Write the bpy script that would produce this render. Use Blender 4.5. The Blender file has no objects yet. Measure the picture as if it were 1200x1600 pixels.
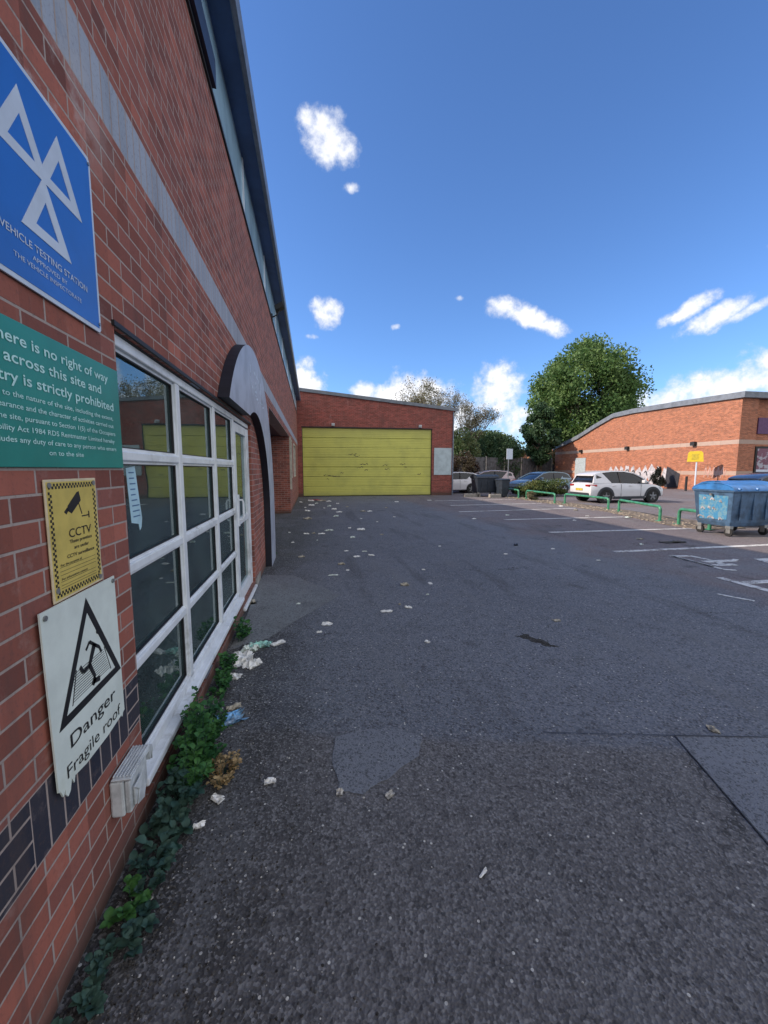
import bpy, math, random
import numpy as np
from mathutils import Vector, Matrix
R = math.radians
random.seed(7)
sc = bpy.context.scene
col = sc.collection

# ---------------------------------------------------------------- camera
EYE = 1.65
PITCH, YAW = R(6.0705), R(10.113)
cd = bpy.data.cameras.new('camera'); cam = bpy.data.objects.new('camera', cd); col.objects.link(cam)
cam.location = (0, 0, EYE)
cam.rotation_euler = (R(90) - PITCH, 0, -YAW)
cd.sensor_fit = 'HORIZONTAL'; cd.sensor_width = 36; cd.lens = 18.9
cd.clip_start = 0.05; cd.clip_end = 3000
sc.camera = cam
sc.render.resolution_x = 768; sc.render.resolution_y = 1024

# ---------------------------------------------------------------- light
SUN_EL, SUN_AZ = R(31), R(-80)          # azimuth from +Y towards +X: the sun stands left, a little ahead
sd = bpy.data.lights.new('sun', 'SUN'); sun = bpy.data.objects.new('sun', sd); col.objects.link(sun)
sd.energy = 2.0; sd.angle = R(0.6); sd.color = (1.0, 0.84, 0.68)
dv = Vector((math.sin(SUN_AZ) * math.cos(SUN_EL), math.cos(SUN_AZ) * math.cos(SUN_EL), math.sin(SUN_EL)))
sun.rotation_euler = dv.to_track_quat('Z', 'Y').to_euler()
sun.location = (-20, 5, 30)
sc.view_settings.view_transform = 'Standard'; sc.view_settings.look = 'None'
sc.view_settings.exposure = 1.63; sc.view_settings.gamma = 1.0

world = bpy.data.worlds.new('World'); sc.world = world; world.use_nodes = True
wn, wl = world.node_tree.nodes, world.node_tree.links
wn.clear()
def wnode(t, **k):
    n = wn.new(t)
    for a, v in k.items(): setattr(n, a, v)
    return n
def wm(op, a, b=None, c=None, clamp=False):
    n = wn.new('ShaderNodeMath'); n.operation = op; n.use_clamp = clamp
    for i, v in enumerate((a, b, c)):
        if v is None: continue
        if isinstance(v, (int, float)): n.inputs[i].default_value = v
        else: wl.new(v, n.inputs[i])
    return n.outputs[0]
wout = wnode('ShaderNodeOutputWorld'); bg = wnode('ShaderNodeBackground'); bg.inputs['Strength'].default_value = 0.14
sky = wnode('ShaderNodeTexSky', sky_type='NISHITA'); sky.sun_disc = False
sky.sun_elevation = SUN_EL; sky.sun_rotation = SUN_AZ; sky.air_density = 1.0; sky.dust_density = 0.3; sky.ozone_density = 3.0
tc = wnode('ShaderNodeTexCoord'); sep = wnode('ShaderNodeSeparateXYZ'); wl.new(tc.outputs['Generated'], sep.inputs[0])
az = wm('ARCTAN2', sep.outputs[0], sep.outputs[1]); el = wm('ARCSINE', sep.outputs[2])
nz = wnode('ShaderNodeTexNoise'); nz.inputs['Scale'].default_value = 22; nz.inputs['Detail'].default_value = 7; nz.inputs['Roughness'].default_value = 0.62
nz2 = wnode('ShaderNodeTexNoise'); nz2.inputs['Scale'].default_value = 7; nz2.inputs['Detail'].default_value = 5
wl.new(tc.outputs['Generated'], nz.inputs['Vector']); wl.new(tc.outputs['Generated'], nz2.inputs['Vector'])
# clouds: azimuth, elevation, half sizes (radians), tilt, weight
CL = [(0.046, 0.640, .052, .034, 0, 1.6), (0.088, 0.625, .030, .030, 0, 1.3), (0.012, .655, .026, .022, 0, 1.2), (0.095, 0.570, .026, .011, 0, .75),
      (0.040, 0.350, .030, .027, 0, 1.6), (0.006, 0.300, .020, .007, 0, .6), (0.199, 0.322, .018, .008, .3, .62),
      (0.455, 0.350, .042, .019, -.1, 1.6), (0.505, 0.330, .048, .018, -.3, 1.6), (0.555, 0.302, .034, .017, -.3, 1.4), (0.352, .376, .014, .007, 0, .6),
      (0.800, 0.296, .050, .014, .4, 1.5), (0.835, 0.272, .050, .017, .4, 1.5), (0.885, 0.272, .060, .010, .4, .95),
      (0.975, 0.300, .050, .020, .3, .7),
      (-0.020, 0.205, .050, .040, 0, 1.5), (0.130, 0.178, .034, .026, 0, 1.5), (0.250, 0.165, .095, .048, 0, 1.7), (0.330, .120, .120, .050, 0, 1.0),
      (0.445, 0.180, .048, .050, 0, 1.6), (0.530, .110, .120, .045, 0, 1.0), (0.790, 0.130, .080, .040, 0, 1.1), (0.870, 0.150, .110, .036, 0, 1.2), (1.0, .165, .14, .05, 0, 1.2), (0.7, .09, .25, .04, 0, 1.0),
      (1.68, .50, .42, .32, .0, 2.4), (2.3, .62, .6, .40, 0, 2.6), (2.9, .45, .5, .36, 0, 2.6), (-2.6, .55, .6, .40, 0, 2.4), (2.6, 1.0, .8, .26, 0, 2.2), (1.6, .15, .5, .12, 0, 1.4), (2.8, .12, .7, .12, 0, 1.4)]  # unseen bank behind and right of the camera, added as neutral fill light
tot = None
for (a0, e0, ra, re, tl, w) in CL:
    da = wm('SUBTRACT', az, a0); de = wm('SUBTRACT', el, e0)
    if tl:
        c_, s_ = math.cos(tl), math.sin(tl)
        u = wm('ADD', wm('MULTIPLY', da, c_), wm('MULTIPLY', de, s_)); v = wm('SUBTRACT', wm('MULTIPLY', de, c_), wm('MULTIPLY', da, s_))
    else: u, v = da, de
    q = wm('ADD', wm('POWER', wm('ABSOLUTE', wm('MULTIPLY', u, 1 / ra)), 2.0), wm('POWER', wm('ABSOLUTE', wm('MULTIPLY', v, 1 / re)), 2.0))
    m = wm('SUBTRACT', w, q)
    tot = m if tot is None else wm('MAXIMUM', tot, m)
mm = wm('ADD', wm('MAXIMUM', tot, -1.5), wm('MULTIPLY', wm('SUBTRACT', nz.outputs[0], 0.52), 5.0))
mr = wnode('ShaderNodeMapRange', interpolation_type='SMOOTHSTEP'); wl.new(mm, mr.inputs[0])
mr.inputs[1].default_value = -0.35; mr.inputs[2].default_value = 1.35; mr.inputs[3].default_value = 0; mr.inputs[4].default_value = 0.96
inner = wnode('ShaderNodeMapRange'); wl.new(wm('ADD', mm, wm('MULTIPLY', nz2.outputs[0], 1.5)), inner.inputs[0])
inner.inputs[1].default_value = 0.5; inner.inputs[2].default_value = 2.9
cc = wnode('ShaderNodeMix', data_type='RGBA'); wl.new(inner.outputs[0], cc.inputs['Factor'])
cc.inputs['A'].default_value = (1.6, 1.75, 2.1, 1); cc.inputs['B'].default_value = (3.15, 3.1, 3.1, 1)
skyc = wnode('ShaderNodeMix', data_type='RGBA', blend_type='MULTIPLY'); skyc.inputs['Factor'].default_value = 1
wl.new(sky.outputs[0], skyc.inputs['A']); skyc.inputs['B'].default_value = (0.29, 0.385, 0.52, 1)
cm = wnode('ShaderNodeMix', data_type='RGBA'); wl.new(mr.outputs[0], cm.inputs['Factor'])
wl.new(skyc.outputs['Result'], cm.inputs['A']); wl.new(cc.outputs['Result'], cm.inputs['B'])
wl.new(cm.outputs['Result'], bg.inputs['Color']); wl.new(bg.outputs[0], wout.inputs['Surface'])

# ---------------------------------------------------------------- helpers
class NT:
    """small wrapper to write node materials"""
    def __init__(s, name, rough=0.7, metal=0.0, spec=0.5):
        s.m = bpy.data.materials.new(name); s.m.use_nodes = True
        s.n, s.l = s.m.node_tree.nodes, s.m.node_tree.links
        s.b = s.n['Principled BSDF']; s.b.inputs['Roughness'].default_value = rough
        s.b.inputs['Metallic'].default_value = metal; s.b.inputs['Specular IOR Level'].default_value = spec
    def new(s, t, **k):
        n = s.n.new(t)
        for a, v in k.items(): setattr(n, a, v)
        return n
    def put(s, sock, v):
        if hasattr(v, 'is_linked') or hasattr(v, 'links'): s.l.new(v, sock)
        else: sock.default_value = v
    def math(s, op, a, b=None, clamp=False):
        n = s.new('ShaderNodeMath', operation=op, use_clamp=clamp); s.put(n.inputs[0], a)
        if b is not None: s.put(n.inputs[1], b)
        return n.outputs[0]
    def pos(s):
        return s.new('ShaderNodeNewGeometry').outputs['Position']
    def xyz(s, v):
        n = s.new('ShaderNodeSeparateXYZ'); s.l.new(v, n.inputs[0]); return n.outputs
    def vec(s, x, y, z):
        n = s.new('ShaderNodeCombineXYZ')
        for i, v in enumerate((x, y, z)): s.put(n.inputs[i], v)
        return n.outputs[0]
    def obj(s): return s.new('ShaderNodeTexCoord').outputs['Object']
    def uv(s): return s.new('ShaderNodeTexCoord').outputs['UV']
    def noise(s, v, scale, detail=4, rough=.55, out=0):
        n = s.new('ShaderNodeTexNoise'); s.l.new(v, n.inputs['Vector']); n.inputs['Scale'].default_value = scale
        n.inputs['Detail'].default_value = detail; n.inputs['Roughness'].default_value = rough; return n.outputs[out]
    def vor(s, v, scale, feature='F1'):
        n = s.new('ShaderNodeTexVoronoi', feature=feature); s.l.new(v, n.inputs['Vector']); n.inputs['Scale'].default_value = scale; return n
    def ramp(s, f, a, b, lo=0., hi=1., smooth=True):
        n = s.new('ShaderNodeMapRange'); n.interpolation_type = 'SMOOTHSTEP' if smooth else 'LINEAR'
        s.put(n.inputs[0], f)
        n.inputs[1].default_value = a; n.inputs[2].default_value = b; n.inputs[3].default_value = lo; n.inputs[4].default_value = hi
        return n.outputs[0]
    def mix(s, f, a, b, mode='MIX'):
        n = s.new('ShaderNodeMix', data_type='RGBA', blend_type=mode); s.put(n.inputs['Factor'], f)
        for k, v in (('A', a), ('B', b)):
            if isinstance(v, tuple): n.inputs[k].default_value = (*v[:3], 1)
            else: s.l.new(v, n.inputs[k])
        return n.outputs['Result']
    def col(s, c):
        if isinstance(c, tuple): s.b.inputs['Base Color'].default_value = (*c[:3], 1)
        else: s.l.new(c, s.b.inputs['Base Color'])
    def bump(s, h, strength=.5, dist=.005):
        n = s.new('ShaderNodeBump'); n.inputs['Strength'].default_value = strength; n.inputs['Distance'].default_value = dist
        s.l.new(h, n.inputs['Height']); s.l.new(n.outputs[0], s.b.inputs['Normal'])

def plain(name, c, rough=.6, metal=0., var=.12, scale=8., dirt=None, bump=0.):
    t = NT(name, rough, metal); p = t.obj()
    n = t.noise(p, scale, 6, .6)
    c2 = tuple(max(0, x * (1 - 2.2 * var)) for x in c)
    out = t.mix(t.ramp(n, .35, .68), tuple(min(1, x * (1 + var * .6)) for x in c), c2)
    if dirt:
        d = t.noise(p, scale * .35, 8, .7); out = t.mix(t.ramp(d, .52, .72, 0, .7), out, dirt)
    t.col(out)
    if bump: t.bump(t.noise(p, scale * 12, 4), bump, .004)
    return t.m

class MB:
    """collects geometry in world (or local) metres; build() links it as one mesh object"""
    def __init__(s): s.v = []; s.f = []; s.mi = []; s.smooth = False; s.cur = 0
    def quad(s, *p):
        i = len(s.v); s.v += [tuple(q) for q in p]; s.f.append(tuple(range(i, i + len(p)))); s.mi.append(s.cur)
    def box(s, x0, x1, y0, y1, z0, z1):
        i = len(s.v)
        s.v += [(x, y, z) for z in (z0, z1) for y in (y0, y1) for x in (x0, x1)]
        for f in ((0, 2, 3, 1), (4, 5, 7, 6), (0, 1, 5, 4), (2, 6, 7, 3), (0, 4, 6, 2), (1, 3, 7, 5)):
            s.f.append(tuple(i + k for k in f)); s.mi.append(s.cur)
    def prism(s, pts, axis, a, b):
        """pts: 2-D outline (anticlockwise seen from +axis); extruded from a to b along axis"""
        def P(u, v, w):
            return {'x': (w, u, v), 'y': (u, w, v), 'z': (u, v, w)}[axis]
        n = len(pts); i = len(s.v)
        s.v += [P(u, v, a) for u, v in pts] + [P(u, v, b) for u, v in pts]
        s.f.append(tuple(i + k for k in range(n))[::-1]); s.f.append(tuple(i + n + k for k in range(n)))
        s.mi += [s.cur] * 2
        for k in range(n):
            s.f.append((i + k, i + (k + 1) % n, i + n + (k + 1) % n, i + n + k)); s.mi.append(s.cur)
    def tube(s, pts, r, n=10, caps=True):
        pts = [Vector(p) for p in pts]; rr = r if isinstance(r, (list, tuple)) else [r] * len(pts)
        i0 = len(s.v); up = None
        for k, p in enumerate(pts):
            d = (pts[min(k + 1, len(pts) - 1)] - pts[max(k - 1, 0)]).normalized()
            if up is None:
                up = Vector((0, 0, 1)) if abs(d.z) < .9 else Vector((1, 0, 0))
            a = d.cross(up).normalized(); b = a.cross(d).normalized(); up = b
            for j in range(n):
                t = 2 * math.pi * j / n; s.v.append(tuple(p + rr[k] * (math.cos(t) * a + math.sin(t) * b)))
        for k in range(len(pts) - 1):
            for j in range(n):
                a0 = i0 + k * n + j; a1 = i0 + k * n + (j + 1) % n
                s.f.append((a0, a1, a1 + n, a0 + n)); s.mi.append(s.cur)
        if caps:
            s.f.append(tuple(i0 + j for j in range(n))[::-1]); s.f.append(tuple(i0 + (len(pts) - 1) * n + j for j in range(n))); s.mi += [s.cur] * 2
    def loft(s, rings, caps=True, closed=True):
        n = len(rings[0]); i0 = len(s.v)
        for r in rings: s.v += [tuple(q) for q in r]
        for k in range(len(rings) - 1):
            for j in range(n if closed else n - 1):
                a0 = i0 + k * n + j; a1 = i0 + k * n + (j + 1) % n
                s.f.append((a0, a1, a1 + n, a0 + n)); s.mi.append(s.cur)
        if caps:
            s.f.append(tuple(i0 + j for j in range(n))[::-1]); s.f.append(tuple(i0 + (len(rings) - 1) * n + j for j in range(n))); s.mi += [s.cur] * 2
    def ring_hole(s, outer, inner, axis, a, b):
        """plate between two outlines with equal point counts"""
        n = len(outer)
        def P(u, v, w): return {'x': (w, u, v), 'y': (u, w, v), 'z': (u, v, w)}[axis]
        for k in range(n):
            o0, o1, i0, i1 = outer[k], outer[(k + 1) % n], inner[k], inner[(k + 1) % n]
            s.quad(P(*o0, b), P(*o1, b), P(*i1, b), P(*i0, b))
            s.quad(P(*o1, a), P(*o0, a), P(*i0, a), P(*i1, a))
            s.quad(P(*o0, a), P(*o1, a), P(*o1, b), P(*o0, b))
            s.quad(P(*i1, a), P(*i0, a), P(*i0, b), P(*i1, b))
    def build(s, name, mats, parent=None, off=None, smooth=None, bevel=0, fixn=True):
        me = bpy.data.meshes.new(name)
        v = np.array(s.v, dtype=float).reshape(-1, 3)
        if off is not None: v = v - np.array(off)
        elif parent is not None and parent.get('_base') is None and parent.parent is None: v = v - np.array(parent.location)
        me.from_pydata(v.tolist(), [], s.f)
        if not isinstance(mats, (list, tuple)): mats = [mats]
        for m in mats: me.materials.append(m)
        if len(mats) > 1: me.polygons.foreach_set('material_index', s.mi)
        if fixn:
            import bmesh
            bm = bmesh.new(); bm.from_mesh(me)
            if bevel or (smooth and len(bm.verts) < 30000): bmesh.ops.remove_doubles(bm, verts=bm.verts, dist=1e-5)
            bmesh.ops.recalc_face_normals(bm, faces=bm.faces); bm.to_mesh(me); bm.free()
        # uv in metres by the dominant normal
        w = np.array(s.v, dtype=float).reshape(-1, 3) if len(me.vertices) == len(s.v) else np.array([q.co[:] for q in me.vertices])
        uvl = me.uv_layers.new(name='UVMap'); uv = np.zeros((len(me.loops), 2))
        if len(me.polygons) < 20000:
            for pl in me.polygons:
                nn = pl.normal; ax = max(range(3), key=lambda q: abs(nn[q]))
                for li in pl.loop_indices:
                    q = w[me.loops[li].vertex_index]
                    uv[li] = (q[1], q[2]) if ax == 0 else ((q[0], q[2]) if ax == 1 else (q[0], q[1]))
            uvl.data.foreach_set('uv', uv.ravel())
        ob = bpy.data.objects.new(name, me); col.objects.link(ob)
        if parent: ob.parent = parent
        if smooth or s.smooth:
            me.polygons.foreach_set('use_smooth', [True] * len(me.polygons))
            try: me.set_sharp_from_angle(angle=R(38))
            except Exception: pass
        if bevel:
            bv = ob.modifiers.new('bevel', 'BEVEL'); bv.width = bevel; bv.segments = 2; bv.limit_method = 'ANGLE'; bv.angle_limit = R(40)
        return ob

def tag(o, label=None, cat=None, group=None, kind=None):
    for k, v in (('label', label), ('category', cat), ('group', group), ('kind', kind)):
        if v: o[k] = v
    return o
def thing(name, loc, label, cat, group=None, rz=0):
    o = bpy.data.objects.new(name, None); o.location = loc; o.rotation_euler = (0, 0, rz); o.empty_display_size = .2
    col.objects.link(o); return tag(o, label, cat, group)
def copy_tree(o, loc=None, rz=None, label=None, group=None, parent=None, scale=None):
    c = o.copy(); col.objects.link(c); c.parent = parent
    if loc is not None: c.location = loc
    if rz is not None: c.rotation_euler = (0, 0, rz)
    if scale is not None: c.scale = scale
    if label: c['label'] = label
    if group: c['group'] = group
    for ch in [k for k in bpy.data.objects if k.parent == o]: copy_tree(ch, parent=c)
    return c

def text(body, h, width, cu, cv, face, plane, mat, name='lettering', parent=None, th=.0012, bold=0.0, shear=0, off=None, rot=0):
    """writing on a vertical sheet; face '+x' (reads along +y) or '-y' (reads along +x); centred on (cu, cv)"""
    cv_ = bpy.data.curves.new(name, 'FONT'); cv_.body = body; cv_.size = 1; cv_.extrude = 0; cv_.offset = bold; cv_.shear = shear
    cv_.resolution_u = 3
    o = bpy.data.objects.new('tmp', cv_); col.objects.link(o); dg = bpy.context.evaluated_depsgraph_get()
    me = bpy.data.meshes.new_from_object(o.evaluated_get(dg)); bpy.data.objects.remove(o)
    co = np.array([v.co[:] for v in me.vertices]); mn, mx = co.min(0), co.max(0)
    hh = .72
    sv = h / hh; su = width / (mx[0] - mn[0]) if width else sv
    u = (co[:, 0] - (mn[0] + mx[0]) / 2) * su; v = (co[:, 1] - .36) * sv
    if rot: u, v = u * math.cos(rot) - v * math.sin(rot), u * math.sin(rot) + v * math.cos(rot)
    w = np.zeros_like(u) + th
    if face == '+x': xyz = np.stack([plane + w, cu + u, cv + v], 1)
    elif face == '-x': xyz = np.stack([plane - w, cu - u, cv + v], 1)
    else: xyz = np.stack([cu + u, plane - w, cv + v], 1)
    if off is not None: xyz -= np.array(off)
    elif parent is not None: xyz -= np.array(parent.location)
    me.vertices.foreach_set('co', xyz.ravel()); me.update(); me.materials.clear(); me.materials.append(mat)
    ob = bpy.data.objects.new(name, me); col.objects.link(ob); ob.parent = parent
    return ob

# ---------------------------------------------------------------- materials
def brick_mat(name, c1=(.30, .085, .055), c2=(.20, .06, .05), mortar=(.33, .28, .25), bands=(), bloom=None, wear=.5, scale=1., dark=None, bumpd=.006, streak=0.):
    t = NT(name, .85, spec=.25); uv = t.uv(); P = t.pos()
    x, y, z = t.xyz(P)
    ux, uy, _ = t.xyz(uv)
    def br(vec, w=.225, h=.075, a=c1, b=c2, bias=0., ms=.0048):
        n = t.new('ShaderNodeTexBrick'); t.l.new(vec, n.inputs['Vector'])
        for k, v in (('Scale', 1.0), ('Mortar Size', ms), ('Mortar Smooth', .25), ('Bias', bias), ('Brick Width', w), ('Row Height', h)): n.inputs[k].default_value = v
        n.inputs['Color1'].default_value = (*a, 1); n.inputs['Color2'].default_value = (*b, 1); n.inputs['Mortar'].default_value = (*mortar, 1)
        return n
    n = br(uv); c, f = n.outputs['Color'], n.outputs['Fac']
    # a second, wider random tone per brick
    cellx = t.math('FLOOR', t.math('DIVIDE', t.math('ADD', ux, t.math('MULTIPLY', t.math('MODULO', t.math('FLOOR', t.math('DIVIDE', uy, .075)), 2.), .1125)), .225))
    celly = t.math('FLOOR', t.math('DIVIDE', uy, .075))
    wn_ = t.new('ShaderNodeTexWhiteNoise', noise_dimensions='2D'); t.l.new(t.vec(cellx, celly, 0.), wn_.inputs['Vector'])
    tone = t.ramp(wn_.outputs['Value'], 0, 1, .66, 1.18, False)
    tn = t.new('ShaderNodeCombineColor')
    for i in range(3): t.l.new(tone, tn.inputs[i])
    cb = t.mix(1.0, c, tn.outputs[0], 'MULTIPLY'); c = t.mix(f, cb, c)
    for (z0, z1, u0, u1, mode, a, b) in bands:
        if mode == 'soldier':
            sv = t.vec(t.math('SUBTRACT', uy, z0 - .001), ux, 0.)
            n2 = br(sv, 40., .075, a, b)
            # one random tone per upright brick
            wn2 = t.new('ShaderNodeTexWhiteNoise', noise_dimensions='1D'); t.l.new(t.math('FLOOR', t.math('DIVIDE', ux, .075)), wn2.inputs['W'])
            cc2 = t.mix(t.math('MULTIPLY', wn2.outputs['Value'], t.math('SUBTRACT', 1., n2.outputs['Fac'])), n2.outputs['Color'], b)
        else:
            n2 = br(uv, .225, .075, a, b); cc2 = n2.outputs['Color']
        m = t.math('MULTIPLY', t.math('GREATER_THAN', uy, z0), t.math('LESS_THAN', uy, z1))
        m = t.math('MULTIPLY', m, t.math('MULTIPLY', t.math('GREATER_THAN', ux, u0), t.math('LESS_THAN', ux, u1)))
        edge = t.math('LESS_THAN', t.math('MINIMUM', t.math('ABSOLUTE', t.math('SUBTRACT', uy, z0)), t.math('ABSOLUTE', t.math('SUBTRACT', uy, z1))), .005)
        cc2 = t.mix(edge, cc2, mortar)
        c = t.mix(m, c, cc2); f = t.math('ADD', t.math('MULTIPLY', f, t.math('SUBTRACT', 1., m)), t.math('MULTIPLY', n2.outputs['Fac'], m))
    n1 = t.noise(P, 1.3, 6, .6); c = t.mix(t.ramp(n1, .45, .75, 0, .35 * wear), c, (.12, .085, .08))
    n3 = t.noise(P, 60, 4, .7); c = t.mix(t.ramp(n3, .5, .75, 0, .45), c, (.10, .06, .055))
    n5 = t.noise(P, 9, 6, .7); c = t.mix(t.ramp(n5, .56, .72, 0, .22), c, (.42, .33, .30))
    sk = t.noise(t.vec(t.math('MULTIPLY', t.math('ADD', x, y), 3.), 0., t.math('MULTIPLY', z, .35)), 1.6, 6, .7); c = t.mix(t.ramp(sk, .52, .68, 0, .30), c, (.09, .065, .06)); c = t.mix(t.ramp(sk, .40, .30, 0, .22), c, (.42, .36, .34))
    if bloom:
        n4 = t.noise(P, 2.2, 8, .72)
        bz = t.ramp(t.math('ADD', t.math('ABSOLUTE', t.math('SUBTRACT', y, bloom[0])), t.math('MULTIPLY', t.math('ABSOLUTE', t.math('SUBTRACT', z, bloom[1])), .9)), .1, .85, .8, 0)
        c = t.mix(t.math('MULTIPLY', t.ramp(n4, .45, .6), bz), c, (.55, .5, .48))
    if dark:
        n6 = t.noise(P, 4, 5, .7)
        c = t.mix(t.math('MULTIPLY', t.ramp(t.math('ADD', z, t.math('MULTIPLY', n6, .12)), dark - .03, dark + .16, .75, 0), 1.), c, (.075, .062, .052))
    t.col(c)
    hgt = t.math('ADD', t.math('MULTIPLY', t.math('SUBTRACT', 1., f), 1.), t.math('MULTIPLY', n3, .35))
    t.bump(hgt, .6, bumpd)
    return t.m

M = {}
M['brick_near'] = brick_mat('red_brick_shopfront', c1=(.36, .120, .084), c2=(.24, .088, .070), mortar=(.38, .31, .28),
    bands=[(.5025, .7275, 0, 1.20, 'flat', (.025, .028, .045), (.035, .036, .05)), (.5025, .7275, 1.20, 1.80, 'soldier', (.025, .028, .045), (.04, .04, .055)),
           (.5025, .7275, 1.80, 5.6, 'flat', (.025, .028, .045), (.035, .036, .05)),
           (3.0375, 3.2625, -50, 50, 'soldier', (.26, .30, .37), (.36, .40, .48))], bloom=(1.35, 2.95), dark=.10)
M['brick_workshop'] = brick_mat('red_brick_workshop', c1=(.31, .08, .062), c2=(.25, .07, .055), mortar=(.30, .2, .17), wear=.7, dark=.2)
M['brick_far'] = brick_mat('orange_brick', c1=(.42, .155, .082), c2=(.32, .12, .07), mortar=(.42, .30, .22),
    bands=[(3.45, 3.75, -50, 80, 'flat', (.44, .33, .27), (.40, .30, .25)), (1.2, 1.5, -50, 80, 'flat', (.42, .30, .24), (.40, .28, .23))], wear=.3)
M['white_frame'] = plain('white_upvc', (.74, .77, .80), .35, var=.05, dirt=(.25, .25, .22))
M['black'] = plain('black_rubber', (.012, .012, .014), .6)
M['black_gloss'] = plain('black_edge_paint', (.008, .010, .020), .6)
M['dark_navy'] = plain('navy_paint', (.014, .022, .05), .45)
M['soffit'] = plain('blue_soffit_paint', (.045, .10, .24), .5, scale=2)
M['gutter'] = plain('grey_gutter', (.17, .20, .25), .4)
M['fascia'] = plain('grey_fascia', (.16, .18, .21), .5, scale=3)
M['clerestory'] = plain('painted_sky_glazing', (.40, .60, .72), .18, scale=1.2, var=.15)  # opaque panel; the sky's reflection is put into its pale blue colour
M['arch_face'] = plain('grey_arch_panel', (.36, .39, .47), .5, var=.10, scale=3, dirt=(.30, .32, .40))
M['roof'] = plain('grey_roofing', (.10, .11, .12), .7)
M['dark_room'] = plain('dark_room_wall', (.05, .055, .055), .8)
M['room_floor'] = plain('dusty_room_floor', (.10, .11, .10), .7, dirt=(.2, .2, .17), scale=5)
M['blue_sign'] = plain('blue_sign_sheet', (.010, .13, .50), .35, var=.06, scale=3)
M['sign_white'] = plain('sign_white', (.55, .62, .72), .5, var=.05)
M['sign_green'] = plain('green_sign_sheet', (.012, .24, .20), .4, var=.08, scale=3)
M['sign_mint'] = plain('mint_lettering', (.50, .78, .74), .5, var=.04)
M['sign_yellow'] = plain('yellow_sign_sheet', (.62, .48, .12), .45, var=.07, scale=10, dirt=(.5, .42, .2))
M['sign_cream'] = plain('cream_sign_edge', (.66, .55, .36), .5, var=.08, scale=20)
M['sign_pale'] = plain('pale_sign_sheet', (.70, .76, .70), .45, var=.05, scale=6, dirt=(.58, .62, .52))
M['ink'] = plain('black_print', (.012, .012, .014), .5)
M['grey_plastic'] = plain('grey_plastic', (.56, .59, .60), .45, var=.12, dirt=(.16, .17, .16), scale=18)
M['steel'] = plain('galvanised_steel', (.30, .31, .31), .45, .6)
M['notice'] = plain('paper_notice', (.42, .62, .70), .7, var=.08)
M['hoop'] = plain('green_hoop_paint', (.05, .24, .14), .4, var=.2, scale=6, dirt=(.10, .16, .10))
M['bin_blue'] = plain('weathered_blue_bin', (.06, .12, .21), .45, var=.2, scale=5, dirt=(.05, .07, .09))
M['bin_lid'] = plain('bright_blue_lid', (.04, .18, .45), .38, var=.18, scale=4, dirt=(.10, .22, .38))
M['bin_dark'] = plain('dark_bin', (.018, .028, .045), .5, var=.2)
M['bin_green'] = plain('green_bin', (.01, .07, .05), .5, var=.2)
M['concrete'] = plain('concrete', (.30, .28, .25), .85, var=.15, scale=6, dirt=(.14, .13, .11), bump=.4)
M['bark'] = plain('bark', (.075, .058, .043), .9, var=.3, scale=5, bump=.5)
M['timber'] = plain('grey_fence_timber', (.10, .105, .115), .85, var=.25, scale=3)
M['paper'] = plain('litter_paper', (.80, .79, .75), .75, var=.12, scale=20)
M['paper_dirty'] = plain('dirty_litter_paper', (.42, .38, .30), .8, var=.2, scale=30)
M['paper_blue'] = plain('blue_litter_plastic', (.18, .42, .70), .35, var=.35, scale=25, dirt=(.6, .7, .8))
M['paper_mint'] = plain('mint_litter_plastic', (.35, .68, .60), .4, var=.3, scale=25, dirt=(.62, .7, .62))
M['paper_red'] = plain('red_litter_wrapper', (.35, .06, .08), .5, var=.2, scale=25)
M['pebble'] = plain('pale_pebble', (.50, .48, .44), .8, var=.25, scale=60)
M['stone_dark'] = plain('dark_grit', (.07, .065, .06), .9, var=.4, scale=80)
M['tyre'] = plain('tyre_rubber', (.014, .014, .015), .75)
M['rim'] = plain('alloy_rim', (.32, .33, .35), .3, .8)
M['car_glass'] = plain('dark_car_glass', (.012, .016, .022), .06)
M['cladding'] = plain('dark_car_cladding', (.03, .035, .045), .5)
M['lamp_red'] = plain('red_lens', (.30, .02, .02), .2)
M['lamp_clear'] = plain('clear_lens', (.6, .65, .7), .15)
M['plate'] = plain('yellow_number_plate', (.55, .42, .05), .4)
M['sign_bright_yellow'] = plain('bright_yellow_sign', (.62, .45, .02), .5, var=.06)
M['white_panel'] = plain('white_board', (.42, .50, .53), .6, var=.08, scale=3)
M['graffiti_white'] = plain('graffiti_white_paint', (.46, .44, .46), .6, var=.2, scale=4)
M['graffiti_black'] = plain('graffiti_black_paint', (.025, .025, .035), .6, var=.2, scale=4)
M['purple'] = plain('purple_sign', (.10, .03, .11), .5)
M['poster'] = None
M['door_grey'] = plain('grey_steel_door', (.36, .42, .45), .5)
M['purple_car'] = None

def leaf_mat(name, a, b, trans=.25, scale=1.1):
    t = NT(name, .55, spec=.3); P = t.pos()
    n = t.noise(P, scale, 4, .6); c = t.mix(t.ramp(n, .36, .64), a, b)
    t.col(c)
    tr = t.new('ShaderNodeBsdfTranslucent'); t.l.new(c, tr.inputs['Color'])
    mx = t.new('ShaderNodeMixShader'); mx.inputs[0].default_value = trans
    t.l.new(t.b.outputs[0], mx.inputs[1]); t.l.new(tr.outputs[0], mx.inputs[2]); t.l.new(mx.outputs[0], t.n['Material Output'].inputs['Surface'])
    return t.m
M['leaf_tree'] = leaf_mat('leaf_big_tree', (.075, .15, .042), (.145, .225, .07), .35, .5)
M['leaf_ivy'] = leaf_mat('leaf_ivy', (.025, .065, .03), (.05, .09, .035), .15, .8)
M['leaf_bush'] = leaf_mat('leaf_bush', (.06, .11, .04), (.14, .17, .07), .25, .8)
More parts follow.
